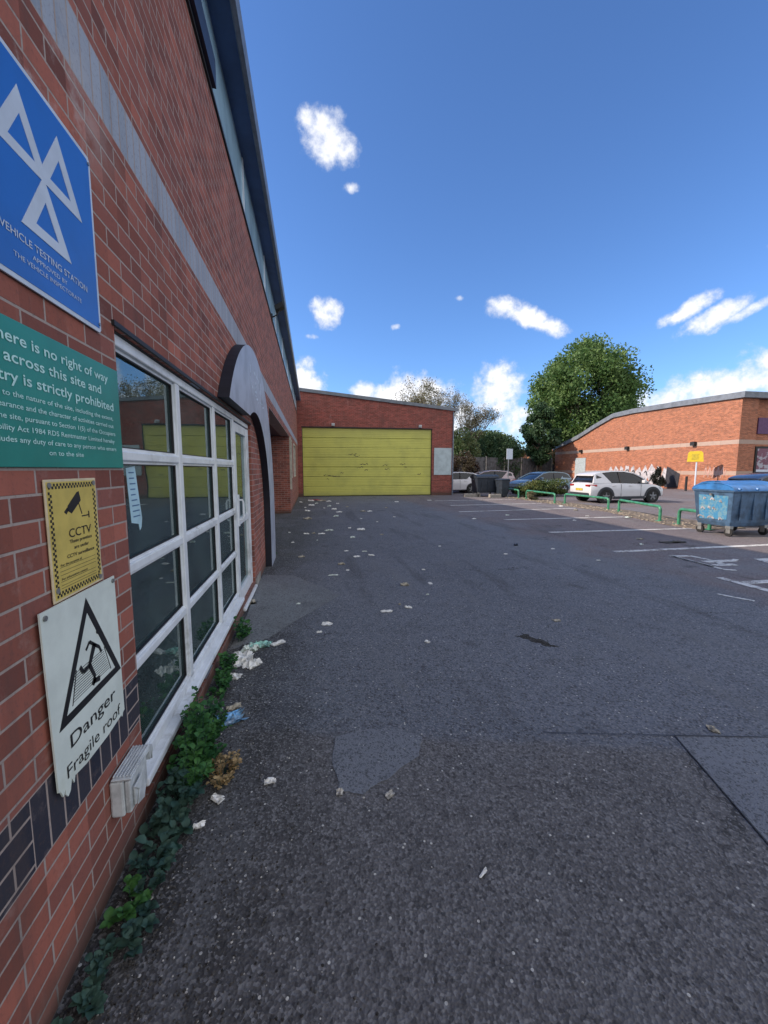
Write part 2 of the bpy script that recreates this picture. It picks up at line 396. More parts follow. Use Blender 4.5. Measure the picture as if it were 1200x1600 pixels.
M['leaf_bud'] = leaf_mat('leaf_bud', (.16, .16, .09), (.22, .19, .12), .3, .6)
M['leaf_weed'] = leaf_mat('leaf_weed', (.03, .11, .035), (.075, .20, .05), .25, 9)
M['leaf_weed_dull'] = leaf_mat('leaf_weed_dull', (.03, .075, .06), (.06, .12, .09), .2, 12)
M['leaf_dry'] = leaf_mat('leaf_dry', (.34, .23, .11), (.45, .33, .17), .25, 14)
M['leaf_hedge'] = leaf_mat('leaf_hedge', (.05, .09, .025), (.14, .16, .05), .2, 1.5)

def glass_mat():
    t = NT('window_glass', .02)
    t.n.remove(t.b)
    fr = t.new('ShaderNodeFresnel'); fr.inputs[0].default_value = 2.9
    gl = t.new('ShaderNodeBsdfGlossy'); gl.inputs['Roughness'].default_value = .012; gl.inputs['Color'].default_value = (.86, .97, .97, 1)
    nb = t.new('ShaderNodeBump'); nb.inputs['Strength'].default_value = .05; nb.inputs['Distance'].default_value = .01
    t.l.new(t.noise(t.pos(), 2.5, 2), nb.inputs['Height']); t.l.new(nb.outputs[0], gl.inputs['Normal'])
    tp = t.new('ShaderNodeBsdfTransparent'); tp.inputs['Color'].default_value = (.62, .78, .80, 1)
    mx = t.new('ShaderNodeMixShader'); t.l.new(fr.outputs[0], mx.inputs[0]); t.l.new(tp.outputs[0], mx.inputs[1]); t.l.new(gl.outputs[0], mx.inputs[2])
    df = t.new('ShaderNodeBsdfDiffuse'); df.inputs['Color'].default_value = (.20, .30, .29, 1)
    m2 = t.new('ShaderNodeMixShader'); t.l.new(t.ramp(t.noise(t.pos(), 2.2, 6, .7), .3, .75, .04, .16), m2.inputs[0]); t.l.new(mx.outputs[0], m2.inputs[1]); t.l.new(df.outputs[0], m2.inputs[2])
    t.l.new(m2.outputs[0], t.n['Material Output'].inputs['Surface'])
    return t.m
M['glass'] = glass_mat()

def asphalt(name, base, tint2, cell=95, speck=.5, zones=False, rough=.9):
    t = NT(name, rough, spec=.35); P = t.pos(); x, y, z = t.xyz(P)
    v1 = t.vor(P, cell); v2 = t.vor(P, cell * .75)
    rnd = t.xyz(v1.outputs['Color'])[0]; rnd2 = t.xyz(v2.outputs['Color'])[1]
    big = t.noise(P, .55, 6, .62); mid = t.noise(P, 3.2, 6, .65)
    c = t.mix(t.ramp(big, .38, .62), base, tint2)
    if zones:
        # worn reddish surface in the parking bays, browner old surface at the bottom of the yard, black dirt along the wall
        n = t.noise(P, .8, 5, .6)
        zx = t.ramp(t.math('ADD', t.math('SUBTRACT', x, t.math('MULTIPLY', t.ramp(y, 2., 20., -1.5, 1.5, False), -.3)), t.math('MULTIPLY', n, 2.2)), 5.9, 6.8)
        c = t.mix(t.math('MULTIPLY', zx, .85), c, (.165, .128, .128))
        zy = t.ramp(t.math('ADD', t.math('ADD', y, t.math('MULTIPLY', x, .26)), t.math('MULTIPLY', mid, .25)), 2.48, 2.62, 1, 0)
        c = t.mix(t.math('MULTIPLY', zy, .8), c, (.125, .117, .114))
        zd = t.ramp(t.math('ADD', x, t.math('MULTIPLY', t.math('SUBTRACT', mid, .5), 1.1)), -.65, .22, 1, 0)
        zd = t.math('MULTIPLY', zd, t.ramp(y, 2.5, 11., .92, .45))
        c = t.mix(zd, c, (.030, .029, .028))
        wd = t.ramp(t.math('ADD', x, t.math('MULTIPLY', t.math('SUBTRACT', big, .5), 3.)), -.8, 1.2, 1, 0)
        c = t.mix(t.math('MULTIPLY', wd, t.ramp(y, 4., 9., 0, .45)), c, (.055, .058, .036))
    c = t.mix(t.ramp(mid, .5, .72, 0, .4), c, (.055, .055, .058))
    wear_ = t.noise(P, .28, 5, .7); c = t.mix(t.ramp(wear_, .48, .62, 0, .45), c, (.185, .20, .23))
    hi = t.ramp(rnd, .5, 1., 0, speck, False); c = t.mix(hi, c, (.33, .33, .335))
    lo = t.ramp(rnd2, .0, .4, .65, 0, False); c = t.mix(lo, c, (.03, .03, .032))
    v3 = t.vor(P, 42); r3 = t.xyz(v3.outputs['Color'])[2]
    w = t.math('MULTIPLY', t.math('GREATER_THAN', r3, .982), t.math('LESS_THAN', v3.outputs['Distance'], .22))
    c = t.mix(w, c, (.55, .54, .5))
    if zones:
        dn = t.new('ShaderNodeVectorMath', operation='SCALE'); t.l.new(t.noise(P, 1.6, 5, .6, out=1), dn.inputs[0]); dn.inputs['Scale'].default_value = .9
        da = t.new('ShaderNodeVectorMath', operation='ADD'); t.l.new(P, da.inputs[0]); t.l.new(dn.outputs[0], da.inputs[1])
        ve = t.vor(da.outputs[0], .42, 'DISTANCE_TO_EDGE')
        cr = t.math('MULTIPLY', t.math('LESS_THAN', ve.outputs['Distance'], .0028), t.ramp(t.noise(P, .5, 3), .5, .56))
        c = t.mix(t.math('MULTIPLY', cr, .75), c, (.03, .03, .03))
        st_ = t.noise(t.vec(t.math('MULTIPLY', x, 1.6), t.math('MULTIPLY', y, .22), 0.), 1.1, 5, .6); c = t.mix(t.ramp(st_, .54, .66, 0, .4), c, (.17, .175, .185)); c = t.mix(t.ramp(st_, .44, .34, 0, .4), c, (.06, .06, .064))
        oil = t.noise(P, .9, 3, .5); c = t.mix(t.ramp(oil, .66, .72, 0, .5), c, (.04, .04, .042))
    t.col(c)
    t.bump(t.math('ADD', v1.outputs['Distance'], t.math('MULTIPLY', rnd, .8)), .55, .006)
    return t.m
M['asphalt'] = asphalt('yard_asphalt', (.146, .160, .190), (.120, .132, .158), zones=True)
M['asphalt_patch'] = asphalt('smooth_asphalt_patch', (.20, .216, .245), (.18, .195, .225), 140, .2)
M['asphalt_old'] = asphalt('dusty_patch', (.20, .215, .225), (.165, .175, .18), 120, .2)
M['seam'] = plain('bitumen_seam', (.04, .04, .044), .6)
M['ground_far'] = plain('far_ground', (.09, .10, .07), .9, scale=.05)
def paint_mat():
    t = NT('worn_road_paint', .7); P = t.pos()
    n = t.noise(P, 14, 8, .75); n2 = t.noise(P, 2.2, 4, .6); v = t.xyz(t.vor(P, 80).outputs['Color'])[0]
    f = t.ramp(t.math('ADD', t.math('ADD', n, t.math('MULTIPLY', n2, .7)), t.math('MULTIPLY', v, .16)), .92, 1.08)
    t.col(t.mix(f, (.62, .62, .60), (.15, .13, .125)))
    return t.m
M['paint'] = paint_mat()
def shutter_mat():
    t = NT('yellow_door_paint', .5); P = t.pos(); x, y, z = t.xyz(P)
    n = t.noise(P, 1.2, 6, .6); c = t.mix(t.ramp(n, .4, .65), (.54, .53, .11), (.46, .455, .10))
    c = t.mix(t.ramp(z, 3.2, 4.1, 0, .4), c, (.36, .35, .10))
    n2 = t.noise(t.vec(x, 0., t.math('MULTIPLY', z, 3.)), 1.5, 8, .8)
    c = t.mix(t.ramp(n2, .62, .70, 0, .75), c, (.10, .10, .05))
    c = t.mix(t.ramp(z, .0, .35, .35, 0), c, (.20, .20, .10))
    wv = t.math('SINE', t.math('MULTIPLY', z, 62.)); t.bump(t.math('ADD', wv, t.math('MULTIPLY', t.noise(P, 2.5, 4), 4.)), .5, .006)
    t.col(c); return t.m
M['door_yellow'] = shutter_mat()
def graff_mat():
    t = NT('blue_graffiti_panel', .5); P = t.pos()
    n = t.noise(P, 9, 5, .8); n2 = t.noise(P, 20, 3, .7)
    c = t.mix(t.ramp(n, .48, .54), (.05, .22, .40), (.14, .28, .36))
    c = t.mix(t.ramp(n2, .60, .64, 0, .7), c, (.04, .13, .26))
    t.col(c); return t.m
M['graffiti_blue'] = graff_mat()
def poster_mat():
    t = NT('shop_poster', .4); P = t.pos()
    n = t.noise(P, 1.6, 3, .6, out=1)
    n0 = t.noise(P, 2.4, 3, .6)
    c = t.mix(t.ramp(n0, .45, .52), (.35, .34, .38), (.16, .05, .08)); t.col(c); return t.m
M['poster'] = poster_mat()

# ---------------------------------------------------------------- ground
g = MB(); g.box(-400, 500, -300, 900, -.3, -.012); tag(g.build('terrain', M['ground_far']), kind='structure')
g = MB(); g.quad((-.8, -8, 0), (60, -8, 0), (60, 60, 0), (-.8, 60, 0)); 
g.quad((-2.6, 8.3, 0), (-.8, 8.3, 0), (-.8, 15.4, 0), (-2.6, 15.4, 0))
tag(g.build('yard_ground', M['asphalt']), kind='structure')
def blob(pts, n=6, jit=.02):
    out = []
    for k in range(len(pts)):
        a, b = pts[k], pts[(k + 1) % len(pts)]
        for j in range(n):
            q = j / n; out.append((a[0] + (b[0] - a[0]) * q + random.uniform(-jit, jit), a[1] + (b[1] - a[1]) * q + random.uniform(-jit, jit)))
    return out
g = MB(); g.prism(blob([(.12, 2.36), (.30, 2.39), (.52, 2.36), (.64, 2.26), (.58, 2.10), (.36, 1.96), (.22, 1.88), (.11, 1.92), (.09, 2.15)], 5, .008), 'z', .001, .004)
tag(g.build('asphalt_repair', M['asphalt_patch']), kind='structure')
g = MB(); g.prism(blob([(-.78, 6.4), (-.3, 6.3), (.33, 5.2), (-.44, 3.95), (-.76, 3.75)], 6, .02), 'z', .001, .004)
tag(g.build('dusty_repair', M['asphalt_old']), kind='structure')
g = MB(); g.prism([(2.19, 1.99), (1.94, 1.25), (1.7, .6), (4.5, .5), (5, 1.3), (4.2, 1.55), (2.9, 1.84)], 'z', .001, .004)
tag(g.build('trench_repair', M['asphalt_patch']), kind='structure')
g = MB()
def strip(pts, w, z0=.004, z1=.007):
    for (a, b) in zip(pts[:-1], pts[1:]):
        d = Vector((b[0] - a[0], b[1] - a[1])); L = d.length; n = Vector((-d.y, d.x)) / L * w / 2
        k = max(1, int(L / .06)); prev = None
        for j in range(k + 1):
            q = Vector(a) + d * j / k; ww = random.uniform(.6, 1.3); e = random.uniform(-.2, .2)
            cur = (q + n * (ww + e), q - n * (ww - e))
            if prev: g.quad((*prev[0], z1), (*prev[1], z1), (*cur[1], z1), (*cur[0], z1))
            prev = cur
strip([(2.19, 1.99), (1.94, 1.25), (1.72, .65)], .006); strip([(4.6, 1.42), (2.9, 1.84), (2.19, 1.99)], .009); strip([(2.19, 1.99), (1.4, 2.16)], .006)
tag(g.build('asphalt_seam', M['seam']), kind='structure')
# pothole: scattered darker broken edge
g = MB(); g.prism(blob([(1.95, 3.57), (2.08, 3.58), (2.17, 3.42), (2.24, 3.25), (2.16, 3.30), (2.08, 3.42)], 6, .025), 'z', .001, .0035)
tag(g.build('pothole', plain('pothole_grit', (.06, .056, .05), .95, var=.5, scale=60, dirt=(.10, .085, .07))), kind='structure')

# parking marks
def mark(name, polys, label_kind='structure'):
    m = MB()
    for p in polys: m.prism(p, 'z', .004, .0065)
    o = m.build(name, M['paint']); tag(o, kind='structure'); return o
def bar(x0, y0, x1, y1, w=.09):
    d = Vector((x1 - x0, y1 - y0)).normalized(); n = Vector((-d.y, d.x)) * w * .68
    return [(x0 + n.x, y0 + n.y), (x0 - n.x, y0 - n.y), (x1 - n.x, y1 - n.y), (x1 + n.x, y1 + n.y)][::-1]
mark('bay_line', [bar(5.95, 7.02, 9.9, 7.08, .1)]); mark('bay_line', [bar(6.1, 9.52, 10.4, 9.46, .1)])
mark('bay_line', [bar(6.2, 12.22, 10.6, 12.2, .1)]); mark('bay_line', [bar(5.6, 14.8, 11.0, 15.3, .1)])
mark('bay_line', [bar(6.2, 17.5, 10.9, 17.8, .1)]); mark('bay_line', [bar(6.3, 20.2, 11, 20.4, .1)])
mark('bay_line', [bar(6.09, 5.02, 6.10, 4.22, .1), bar(6.15, 4.72, 10.0, 4.70, .1)])
sym = [bar(6.70, 6.5, 6.66, 5.6, .05), bar(6.72, 6.45, 6.70, 6.0, .07), bar(6.70, 6.0, 6.66, 5.45, .06), bar(6.72, 6.45, 7.05, 6.42, .07), bar(7.08, 6.42, 7.13, 6.05, .06), bar(6.66, 5.45, 6.8, 5.34, .06),
       bar(6.86, 5.95, 7.5, 5.95, .10), bar(6.8, 5.72, 7.2, 5.68, .09), bar(7.5, 5.95, 7.64, 6.02, .06), bar(7.1, 5.92, 7.0, 5.72, .08)]
mark('disabled_bay_symbol', sym)
mark('bay_mark', [[(7.89, 5.68), (8.35, 5.72), (8.35, 5.98), (7.99, 5.99)]])
mark('faint_mark', [bar(5.26, 4.34, 5.44, 4.02, .04)])
# kerbed strip with the hoops
k = MB(); 
for (a, b) in (((11.5, 24.2), (11.2, 17.6)), ((11.2, 17.6), (11.1, 13.9)), ((11.1, 13.9), (10.3, 10.6)), ((10.3, 10.6), (10.2, 9.3))): pass
k.prism([(11.2, 9.2), (11.9, 9.2), (12.4, 13.8), (12.5, 17.6), (12.6, 24.3), (11.3, 24.3), (11.25, 17.6), (11.3, 13.9), (10.35, 10.2), (10.5, 9.2)], 'z', 0.001, .02)
tag(k.build('gravel_strip', plain('dirt_and_gravel', (.21, .17, .13), .95, var=.35, scale=9, dirt=(.11, .10, .06), bump=.6)), kind='structure')

# ---------------------------------------------------------------- wall grids
def wall_grid(mb, axis, front, back, us, vs, hole):
    """vertical wall with rectangular holes. axis 'x': wall lies on plane x=front, u=y; axis 'y': plane y=front, u=x"""
    def P(w, u, v): return (w, u, v) if axis == 'x' else (u, w, v)
    nu, nv = len(us) - 1, len(vs) - 1
    H = [[bool(hole((us[i] + us[i + 1]) / 2, (vs[j] + vs[j + 1]) / 2)) for j in range(nv)] for i in range(nu)]
    for i in range(nu):
        for j in range(nv):
            if H[i][j]: continue
            u0, u1, v0, v1 = us[i], us[i + 1], vs[j], vs[j + 1]
            for w in (front, back): mb.quad(P(w, u0, v0), P(w, u1, v0), P(w, u1, v1), P(w, u0, v1))
            if i == 0 or H[i - 1][j]: mb.quad(P(front, u0, v0), P(back, u0, v0), P(back, u0, v1), P(front, u0, v1))
            if i == nu - 1 or H[i + 1][j]: mb.quad(P(front, u1, v0), P(back, u1, v0), P(back, u1, v1), P(front, u1, v1))
            if j == 0 or H[i][j - 1]: mb.quad(P(front, u0, v0), P(back, u0, v0), P(back, u1, v0), P(front, u1, v0))
            if j == nv - 1 or H[i][j + 1]: mb.quad(P(front, u0, v1), P(back, u0, v1), P(back, u1, v1), P(front, u1, v1))

# ---------------------------------------------------------------- long brick building on the left
W = -.8
LB = thing('brick_building', (-.8, 8, 0), 'long red brick building with white glazed shopfront on the left', 'building')
def inr(a, lo, hi): return lo < a < hi
def lhole(y, z):
    if inr(y, 1.92, 5.72) and inr(z, .1, 2.24): return True
    if inr(y, 8.3, 15.4) and z < 2.85: return True
    if inr(y, 15.62, 16.9) and inr(z, 1.3, 2.8): return True
    if inr(y, 18.6, 20.4) and inr(z, 1.3, 2.8): return True
    return False
m = MB()
wall_grid(m, 'x', W, W - .3, [-5, 1.92, 5.72, 8.3, 15.4, 15.62, 16.9, 18.6, 20.4, 24.6], [-.1, .1, 1.3, 2.24, 2.8, 2.85, 4.88], lhole)
# return walls and back of the recessed porch, other three walls of the block
m.box(-2.6, W - .3, 8.0, 8.298, -.1, 2.85); m.box(-2.6, W - .3, 15.402, 15.7, -.1, 2.85); m.box(-2.9, -2.6, 8.0, 15.7, -.1, 2.85)
m.box(-12.3, -12, -5, 24.6, -.1, 5.5); m.box(-12, W - .3, -5, -4.7, -.1, 5.5); m.box(-12, W - .3, 24.3, 24.598, -.1, 5.5)
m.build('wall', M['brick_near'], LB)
m = MB(); m.box(-2.6, W - .002, 8.302, 15.398, 2.86, 2.95); m.build('porch_soffit', M['dark_navy'], LB)
m = MB(); m.box(W - .28, W + .004, 8.31, 15.39, 2.845, 2.858); m.build('lintel', M['steel'], LB)
m = MB(); m.box(-2.595, -2.55, 9.0, 11.4, 0, 2.5); m.build('door', M['dark_navy'], LB)
# clerestory
m = MB(); m.box(W - .2, W - .004, -5, 24.6, 4.915, 5.60); cl = m.build('clerestory_glazing', M['clerestory'], LB)
for y in [-3.8 + 2.4 * i for i in range(12)]:
    m = MB(); m.box(W - .004, W + .008, y, y + .05, 4.93, 5.59); m.build('mullion', M['white_frame'], LB)
m = MB(); m.box(W - .3, W + .018, -5, 24.59, 4.882, 4.915); m.build('flashing', M['black'], LB)
m = MB(); m.box(W - .01, W + .05, -5, 4.05, 4.92, 5.14); m.build('dark_board', M['dark_navy'], LB)
# eaves
m = MB(); m.box(-1.2, -.60, -5.2, 24.4, 5.60, 5.635); m.build('soffit', M['soffit'], LB)
m = MB(); m.prism([(-.60, 5.57), (-.56, 5.58), (-.541, 5.64), (-.545, 5.71), (-.60, 5.72), (-.61, 5.58)], 'y', -5.2, 24.4); m.build('gutter', M['gutter'], LB, smooth=True)
m = MB(); m.prism([(-.61, 5.64), (-.61, 5.70), (-6.5, 6.7), (-12.6, 5.70), (-12.6, 5.64)], 'y', -5.2, 24.5); m.build('roof', M['roof'], LB)
# plinth
m = MB(); m.box(W, W + .012, 5.73, 6.2, 0, .12); m.build('plinth', M['concrete'], LB)

# glazed shopfront
FX0, FX1 = -.90, -.83
MU = [1.95, 2.82, 3.79, 4.67]
TR = [.21, .72, 1.19, 1.71, 2.21]
f = MB()
f.box(FX0, FX1, 1.92, 1.99, .2, 2.235)
for y in MU[1:]: f.box(FX0, FX1, y - .036, y + .036, .24, 2.185)
for z in TR[1:4]:
    for a, b in ((1.99, MU[1] - .036), (MU[1] + .036, MU[2] - .036), (MU[2] + .036, MU[3] - .036)): f.box(FX0, FX1 - .002, a, b, z - .022, z + .022)
f.box(FX0, FX1 + .002, 1.99, 5.70, 2.185, 2.235)
f.box(FX0, FX1, 1.99, 4.634, .2, .24 + .02)
f.box(FX0, FX1, 5.63, 5.70, .06, 2.17)
fr = f.build('window_frame', M['white_frame'], LB, bevel=.006)
f = MB(); f.box(-.92, W + .018, 1.925, 4.70, .155, .198); f.box(-.92, W + .03, 4.70, 5.70, .02, .06)
f.build('sill', M['white_frame'], LB, bevel=.01)
f = MB(); f.box(W - .3, W + .012, 1.90, 5.74, 2.242, 2.262); f.box(FX0, FX1 + .012, 1.93, 5.70, 2.236, 2.2415); f.build('lintel_flashing', M['black'], LB)
# panes with black gaskets
ys = [(1.99, MU[1] - .036), (MU[1] + .036, MU[2] - .036), (MU[2] + .036, MU[3] - .036)]
zs = [(.26, TR[1] - .022), (TR[1] + .022, TR[2] - .022), (TR[2] + .022, TR[3] - .022), (TR[3] + .022, 2.185)]
for (y0, y1) in ys:
    for (z0, z1) in zs:
        p = MB(); p.box(-.872, -.866, y0 + .014, y1 - .014, z0 + .014, z1 - .014); pn = p.build('pane', M['glass'], LB)
        b = MB(); 
        o_ = [(y0 + .0, z0), (y1, z0), (y1, z1), (y0, z1)]; i_ = [(y0 + .014, z0 + .014), (y1 - .014, z0 + .014), (y1 - .014, z1 - .014), (y0 + .014, z1 - .014)]
        b.ring_hole(o_, i_, 'x', -.88, -.848)
        bo = b.build('glazing_bead', M['white_frame'], LB); 
        b = MB(); i2 = [(y0 + .020, z0 + .020), (y1 - .020, z0 + .020), (y1 - .020, z1 - .020), (y0 + .020, z1 - .020)]
        b.ring_hole([(y0 + .014, z0 + .014), (y1 - .014, z0 + .014), (y1 - .014, z1 - .014), (y0 + .014, z1 - .014)], i2, 'x', -.865, -.852)
        g_ = b.build('gasket', M['black'], LB)
# glazed door leaf
d = MB(); y0, y1 = 4.72, 5.62
d.box(-.89, -.835, y0, y0 + .09, .07, 2.165); d.box(-.89, -.835, y1 - .09, y1, .07, 2.165)
d.box(-.89, -.835, y0 + .09, y1 - .09, 2.07, 2.165); d.box(-.89, -.835, y0 + .09, y1 - .09, .07, .24); d.box(-.89, -.837, y0 + .09, y1 - .09, 1.0, 1.07)
dr = d.build('door_frame', M['white_frame'], LB, bevel=.005)
p = MB(); p.box(-.872, -.866, y0 + .09, y1 - .09, .24, 1.0); p.build('pane', M['glass'], LB)
p = MB(); p.box(-.872, -.866, y0 + .09, y1 - .09, 1.07, 2.07); p.build('pane', M['glass'], LB)
h = MB(); h.tube([(-.835, 4.80, 1.30), (-.785, 4.80, 1.30), (-.775, 4.80, 1.27), (-.775, 4.80, 1.10), (-.785, 4.80, 1.07), (-.835, 4.80, 1.07)], .011, 10)
h.box(-.835, -.822, 4.78, 4.84, 1.0, 1.36)
h.build('handle', M['white_frame'], LB, smooth=True)
# room behind the glass
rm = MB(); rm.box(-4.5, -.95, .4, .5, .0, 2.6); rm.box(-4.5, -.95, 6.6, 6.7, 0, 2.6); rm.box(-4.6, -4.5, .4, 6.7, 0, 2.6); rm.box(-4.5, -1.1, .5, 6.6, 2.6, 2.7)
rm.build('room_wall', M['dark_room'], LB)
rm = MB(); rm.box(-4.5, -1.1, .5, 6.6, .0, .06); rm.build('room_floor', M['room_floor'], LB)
# windows in the far part
for (a, b) in ((15.62, 16.9), (18.6, 20.4)):
    f = MB(); f.ring_hole([(a, 1.3), (b, 1.3), (b, 2.8), (a, 2.8)], [(a + .07, 1.37), (b - .07, 1.37), (b - .07, 2.73), (a + .07, 2.73)], 'x', -.86, W + .03)
    wf = f.build('window', plain('cream_frame', (.52, .48, .40), .5), LB)
    f = MB(); f.box(-.87, -.86, a + .05, b - .05, 1.35, 2.75); f.build('pane', M['car_glass'], wf, off=LB.location)
m = MB(); m.box(W + .003, W + .07, 15.42, 15.5, .9, 2.84); m.build('corner_post', plain('cream_post', (.5, .46, .38), .6), LB)

# grey arch portal fixed to the wall
AR = thing('arch_portal', (-.75, 6.0, 0), 'big grey semicircular arch panel with black edge standing proud over the glazed door', 'arch')
ax0, ax1 = W + .003, W + .105
zc, yc, Ro = .93, 5.53, 2.2
zi, yi, Ri = zc, yc, 1.44
HB = 2.275
# outer outline from the left foot on the window head over the top to the ground on the right
a0 = math.pi - math.asin((HB - zc) / Ro)
outer = [(yc + Ro * math.cos(a0 - (a0) * k / 44), zc + Ro * math.sin(a0 - a0 * k / 44)) for k in range(45)] + [(yc + Ro, .5), (yc + Ro - .02, .0)]
b0 = math.pi - math.asin((HB - zi) / Ri)
inner = [(yi + Ri * math.cos(b0 - b0 * k / 44), zi + Ri * math.sin(b0 - b0 * k / 44)) for k in range(45)] + [(yi + Ri, .5), (yi + Ri, .0)]
m = MB(); e = MB()
for k in range(len(outer) - 1):
    o0, o1, i0, i1 = outer[k], outer[k + 1], inner[k], inner[k + 1]
    m.quad((ax1, *o0), (ax1, *o1), (ax1, *i1), (ax1, *i0)); m.quad((ax0, *o0), (ax0, *o1), (ax0, *i1), (ax0, *i0))
    e.quad((ax0, *o0), (ax0, *o1), (ax1, *o1), (ax1, *o0)); e.quad((ax0, *i0), (ax0, *i1), (ax1, *i1), (ax1, *i0))
e.quad((ax0, *outer[0]), (ax1, *outer[0]), (ax1, *inner[0]), (ax0, *inner[0]))
m.build('arch_face', M['arch_face'], AR); e.build('arch_edge', M['black_gloss'], AR)
# pale scratched lettering left on the arch
g = MB()
rs = random.Random(5)
for k in range(26):
    y = 5.45 + rs.uniform(-.35, .85); z = 2.72 + rs.uniform(-.18, .16); L = rs.uniform(.06, .16); a = rs.choice((0, 0, 90, 60, 120)) + rs.uniform(-12, 12)
    c_, s_ = math.cos(R(a)), math.sin(R(a)); w = .013
    g.prism([(y + w * s_, z - w * c_), (y + L * c_ + w * s_, z + L * s_ - w * c_), (y + L * c_ - w * s_, z + L * s_ + w * c_), (y - w * s_, z + w * c_)], 'x', ax1 + .0005, ax1 + .0015)
g.build('worn_lettering', M['sign_white'], AR)
# floodlight under the eaves, cable at the end
FL = thing('wall_floodlight', (-.78, 9.4, 4.95), 'small dark floodlight on a bracket under the eaves of the long building', 'light')
m = MB(); m.box(-.797, -.77, 9.35, 9.45, 4.86, 4.98); m.tube([(-.77, 9.4, 4.92), (-.68, 9.4, 4.97), (-.62, 9.42, 5.10)], .015, 8); m.build('bracket', M['black'], FL)
m = MB(); m.prism([(-.70, 5.04), (-.52, 5.14), (-.56, 5.24), (-.73, 5.14)], 'y', 9.32, 9.52); m.build('lamp_housing', M['black'], FL, bevel=.008)

# ---------------------------------------------------------------- signs on the near wall
def sheet(name, parent, y0, y1, z0, z1, x0, x1, mat, bevel=.002):
    m = MB(); m.box(x0, x1, y0, y1, z0, z1); return m.build(name, mat, parent, bevel=bevel)
BS = thing('vehicle_testing_sign', (-.78, 1.49, 2.17), 'large blue square sign with three white triangles above the green notice', 'sign')
m = MB(); c = .012
m.prism([(1.19 + c, 2.17), (1.79 - c, 2.17), (1.79, 2.17 + c), (1.79, 2.79 - c), (1.79 - c, 2.79), (1.19 + c, 2.79), (1.19, 2.79 - c), (1.19, 2.17 + c)], 'x', W + .004, W + .010)
m.build('sheet', M['sign_white'], BS, bevel=.001)
m = MB(); m.prism([(1.205, 2.185), (1.775, 2.185), (1.775, 2.765), (1.765, 2.775), (1.215, 2.775), (1.205, 2.765)], 'x', W + .010, W + .0112); m.build('blue_field', M['blue_sign'], BS)
em = MB()
for i, (cx_, cz_) in enumerate(((1.40, 2.52), (1.58, 2.52), (1.49, 2.34))):
    o_ = [(cx_ - .12, cz_), (cx_ + .12, cz_), (cx_, cz_ + .195)]; i_ = [(cx_ - .055, cz_ + .032), (cx_ + .055, cz_ + .032), (cx_, cz_ + .122)]
    em.ring_hole(o_, i_, 'x', W + .0112, W + .0122 + .0003 * i)
em.build('triangle_emblem', M['sign_white'], BS)
text('VEHICLE TESTING STATION', .021, .42, 1.49, 2.296, '+x', W + .0115, M['sign_white'], parent=BS, bold=.008)
text('APPROVED BY', .014, .17, 1.49, 2.264, '+x', W + .0115, M['sign_white'], parent=BS)
text('THE VEHICLE INSPECTORATE', .014, .33, 1.49, 2.238, '+x', W + .0115, M['sign_white'], parent=BS)
for (y, z) in ((1.775, 2.765), (1.775, 2.20), (1.21, 2.2)):
    m = MB(); m.tube([(W + .010, y, z), (W + .0145, y, z)], .006, 10); m.build('screw', M['steel'], BS)

GS = thing('no_right_of_way_sign', (-.78, 1.5, 1.65), 'green rectangular notice in pale mint lettering about no right of way', 'sign')
sheet('sheet', GS, 1.10, 1.90, 1.655, 2.055, W + .004, W + .010, M['sign_green'])
GX = W + .0105
for s_, h_, w_, z_ in (('There is no right of way', .032, .62, 2.006), ('across this site and', .032, .50, 1.953), ('entry is strictly prohibited', .032, .68, 1.900)):
    text(s_, h_, w_, 1.50, z_, '+x', GX, M['sign_mint'], parent=GS, bold=.012)
for i, (s_, w_) in enumerate((('Due to the nature of the site, including the extent,', .66), ('appearance and the character of activities carried out', .66), ('on the site, pursuant to Section 1(5) of the Occupiers', .68),
        ('Liability Act 1984 RDS Rentmaster Limited hereby', .66), ('excludes any duty of care to any person who enters', .68), ('on to the site', .19))):
    text(s_, .0155, w_, 1.50, 1.853 - .0305 * i, '+x', GX, M['sign_mint'], parent=GS, bold=.008)

CS = thing('cctv_sign', (-.78, 1.52, 1.23), 'yellow upright CCTV notice with black chequered border below the green notice', 'sign')
sheet('sheet', CS, 1.37, 1.665, 1.232, 1.618, W + .004, W + .009, M['sign_cream'])
sheet('yellow_field', CS, 1.378, 1.657, 1.24, 1.61, W + .009, W + .0098, M['sign_yellow'], 0)
m = MB(); q = .0085
for k in range(int(.26 / q)):
    for r_ in range(2):
        if (k + r_) % 2 == 0:
            for zb in (1.246, 1.588): m.box(W + .0098, W + .0104, 1.386 + k * q, 1.386 + (k + 1) * q, zb + r_ * q, zb + (r_ + 1) * q)
for k in range(int(.32 / q)):
    for r_ in range(2):
        if (k + r_) % 2 == 0:
            for yb in (1.383, 1.636): m.box(W + .0098, W + .0104, yb + r_ * q, yb + (r_ + 1) * q, 1.265 + k * q, 1.265 + (k + 1) * q)
m.build('chequer_border', M['ink'], CS)
m = MB(); m.prism([(1.475, 1.515), (1.497, 1.503), (1.556, 1.543), (1.548, 1.575), (1.535, 1.572), (1.478, 1.530)], 'x', W + .0098, W + .0106)
m.prism([(1.456, 1.512), (1.468, 1.503), (1.482, 1.516), (1.474, 1.525)], 'x', W + .0098, W + .0106)
m.prism([(1.540, 1.535), (1.544, 1.535), (1.560, 1.497), (1.556, 1.495)], 'x', W + .0098, W + .0106)
m.box(W + .0098, W + .0106, 1.556, 1.602, 1.486, 1.490); m.box(W + .0098, W + .0106, 1.598, 1.604, 1.478, 1.502); m.build('camera_symbol', M['ink'], CS)
text('CCTV', .030, .135, 1.54, 1.440, '+x', W + .0100, M['ink'], parent=CS)
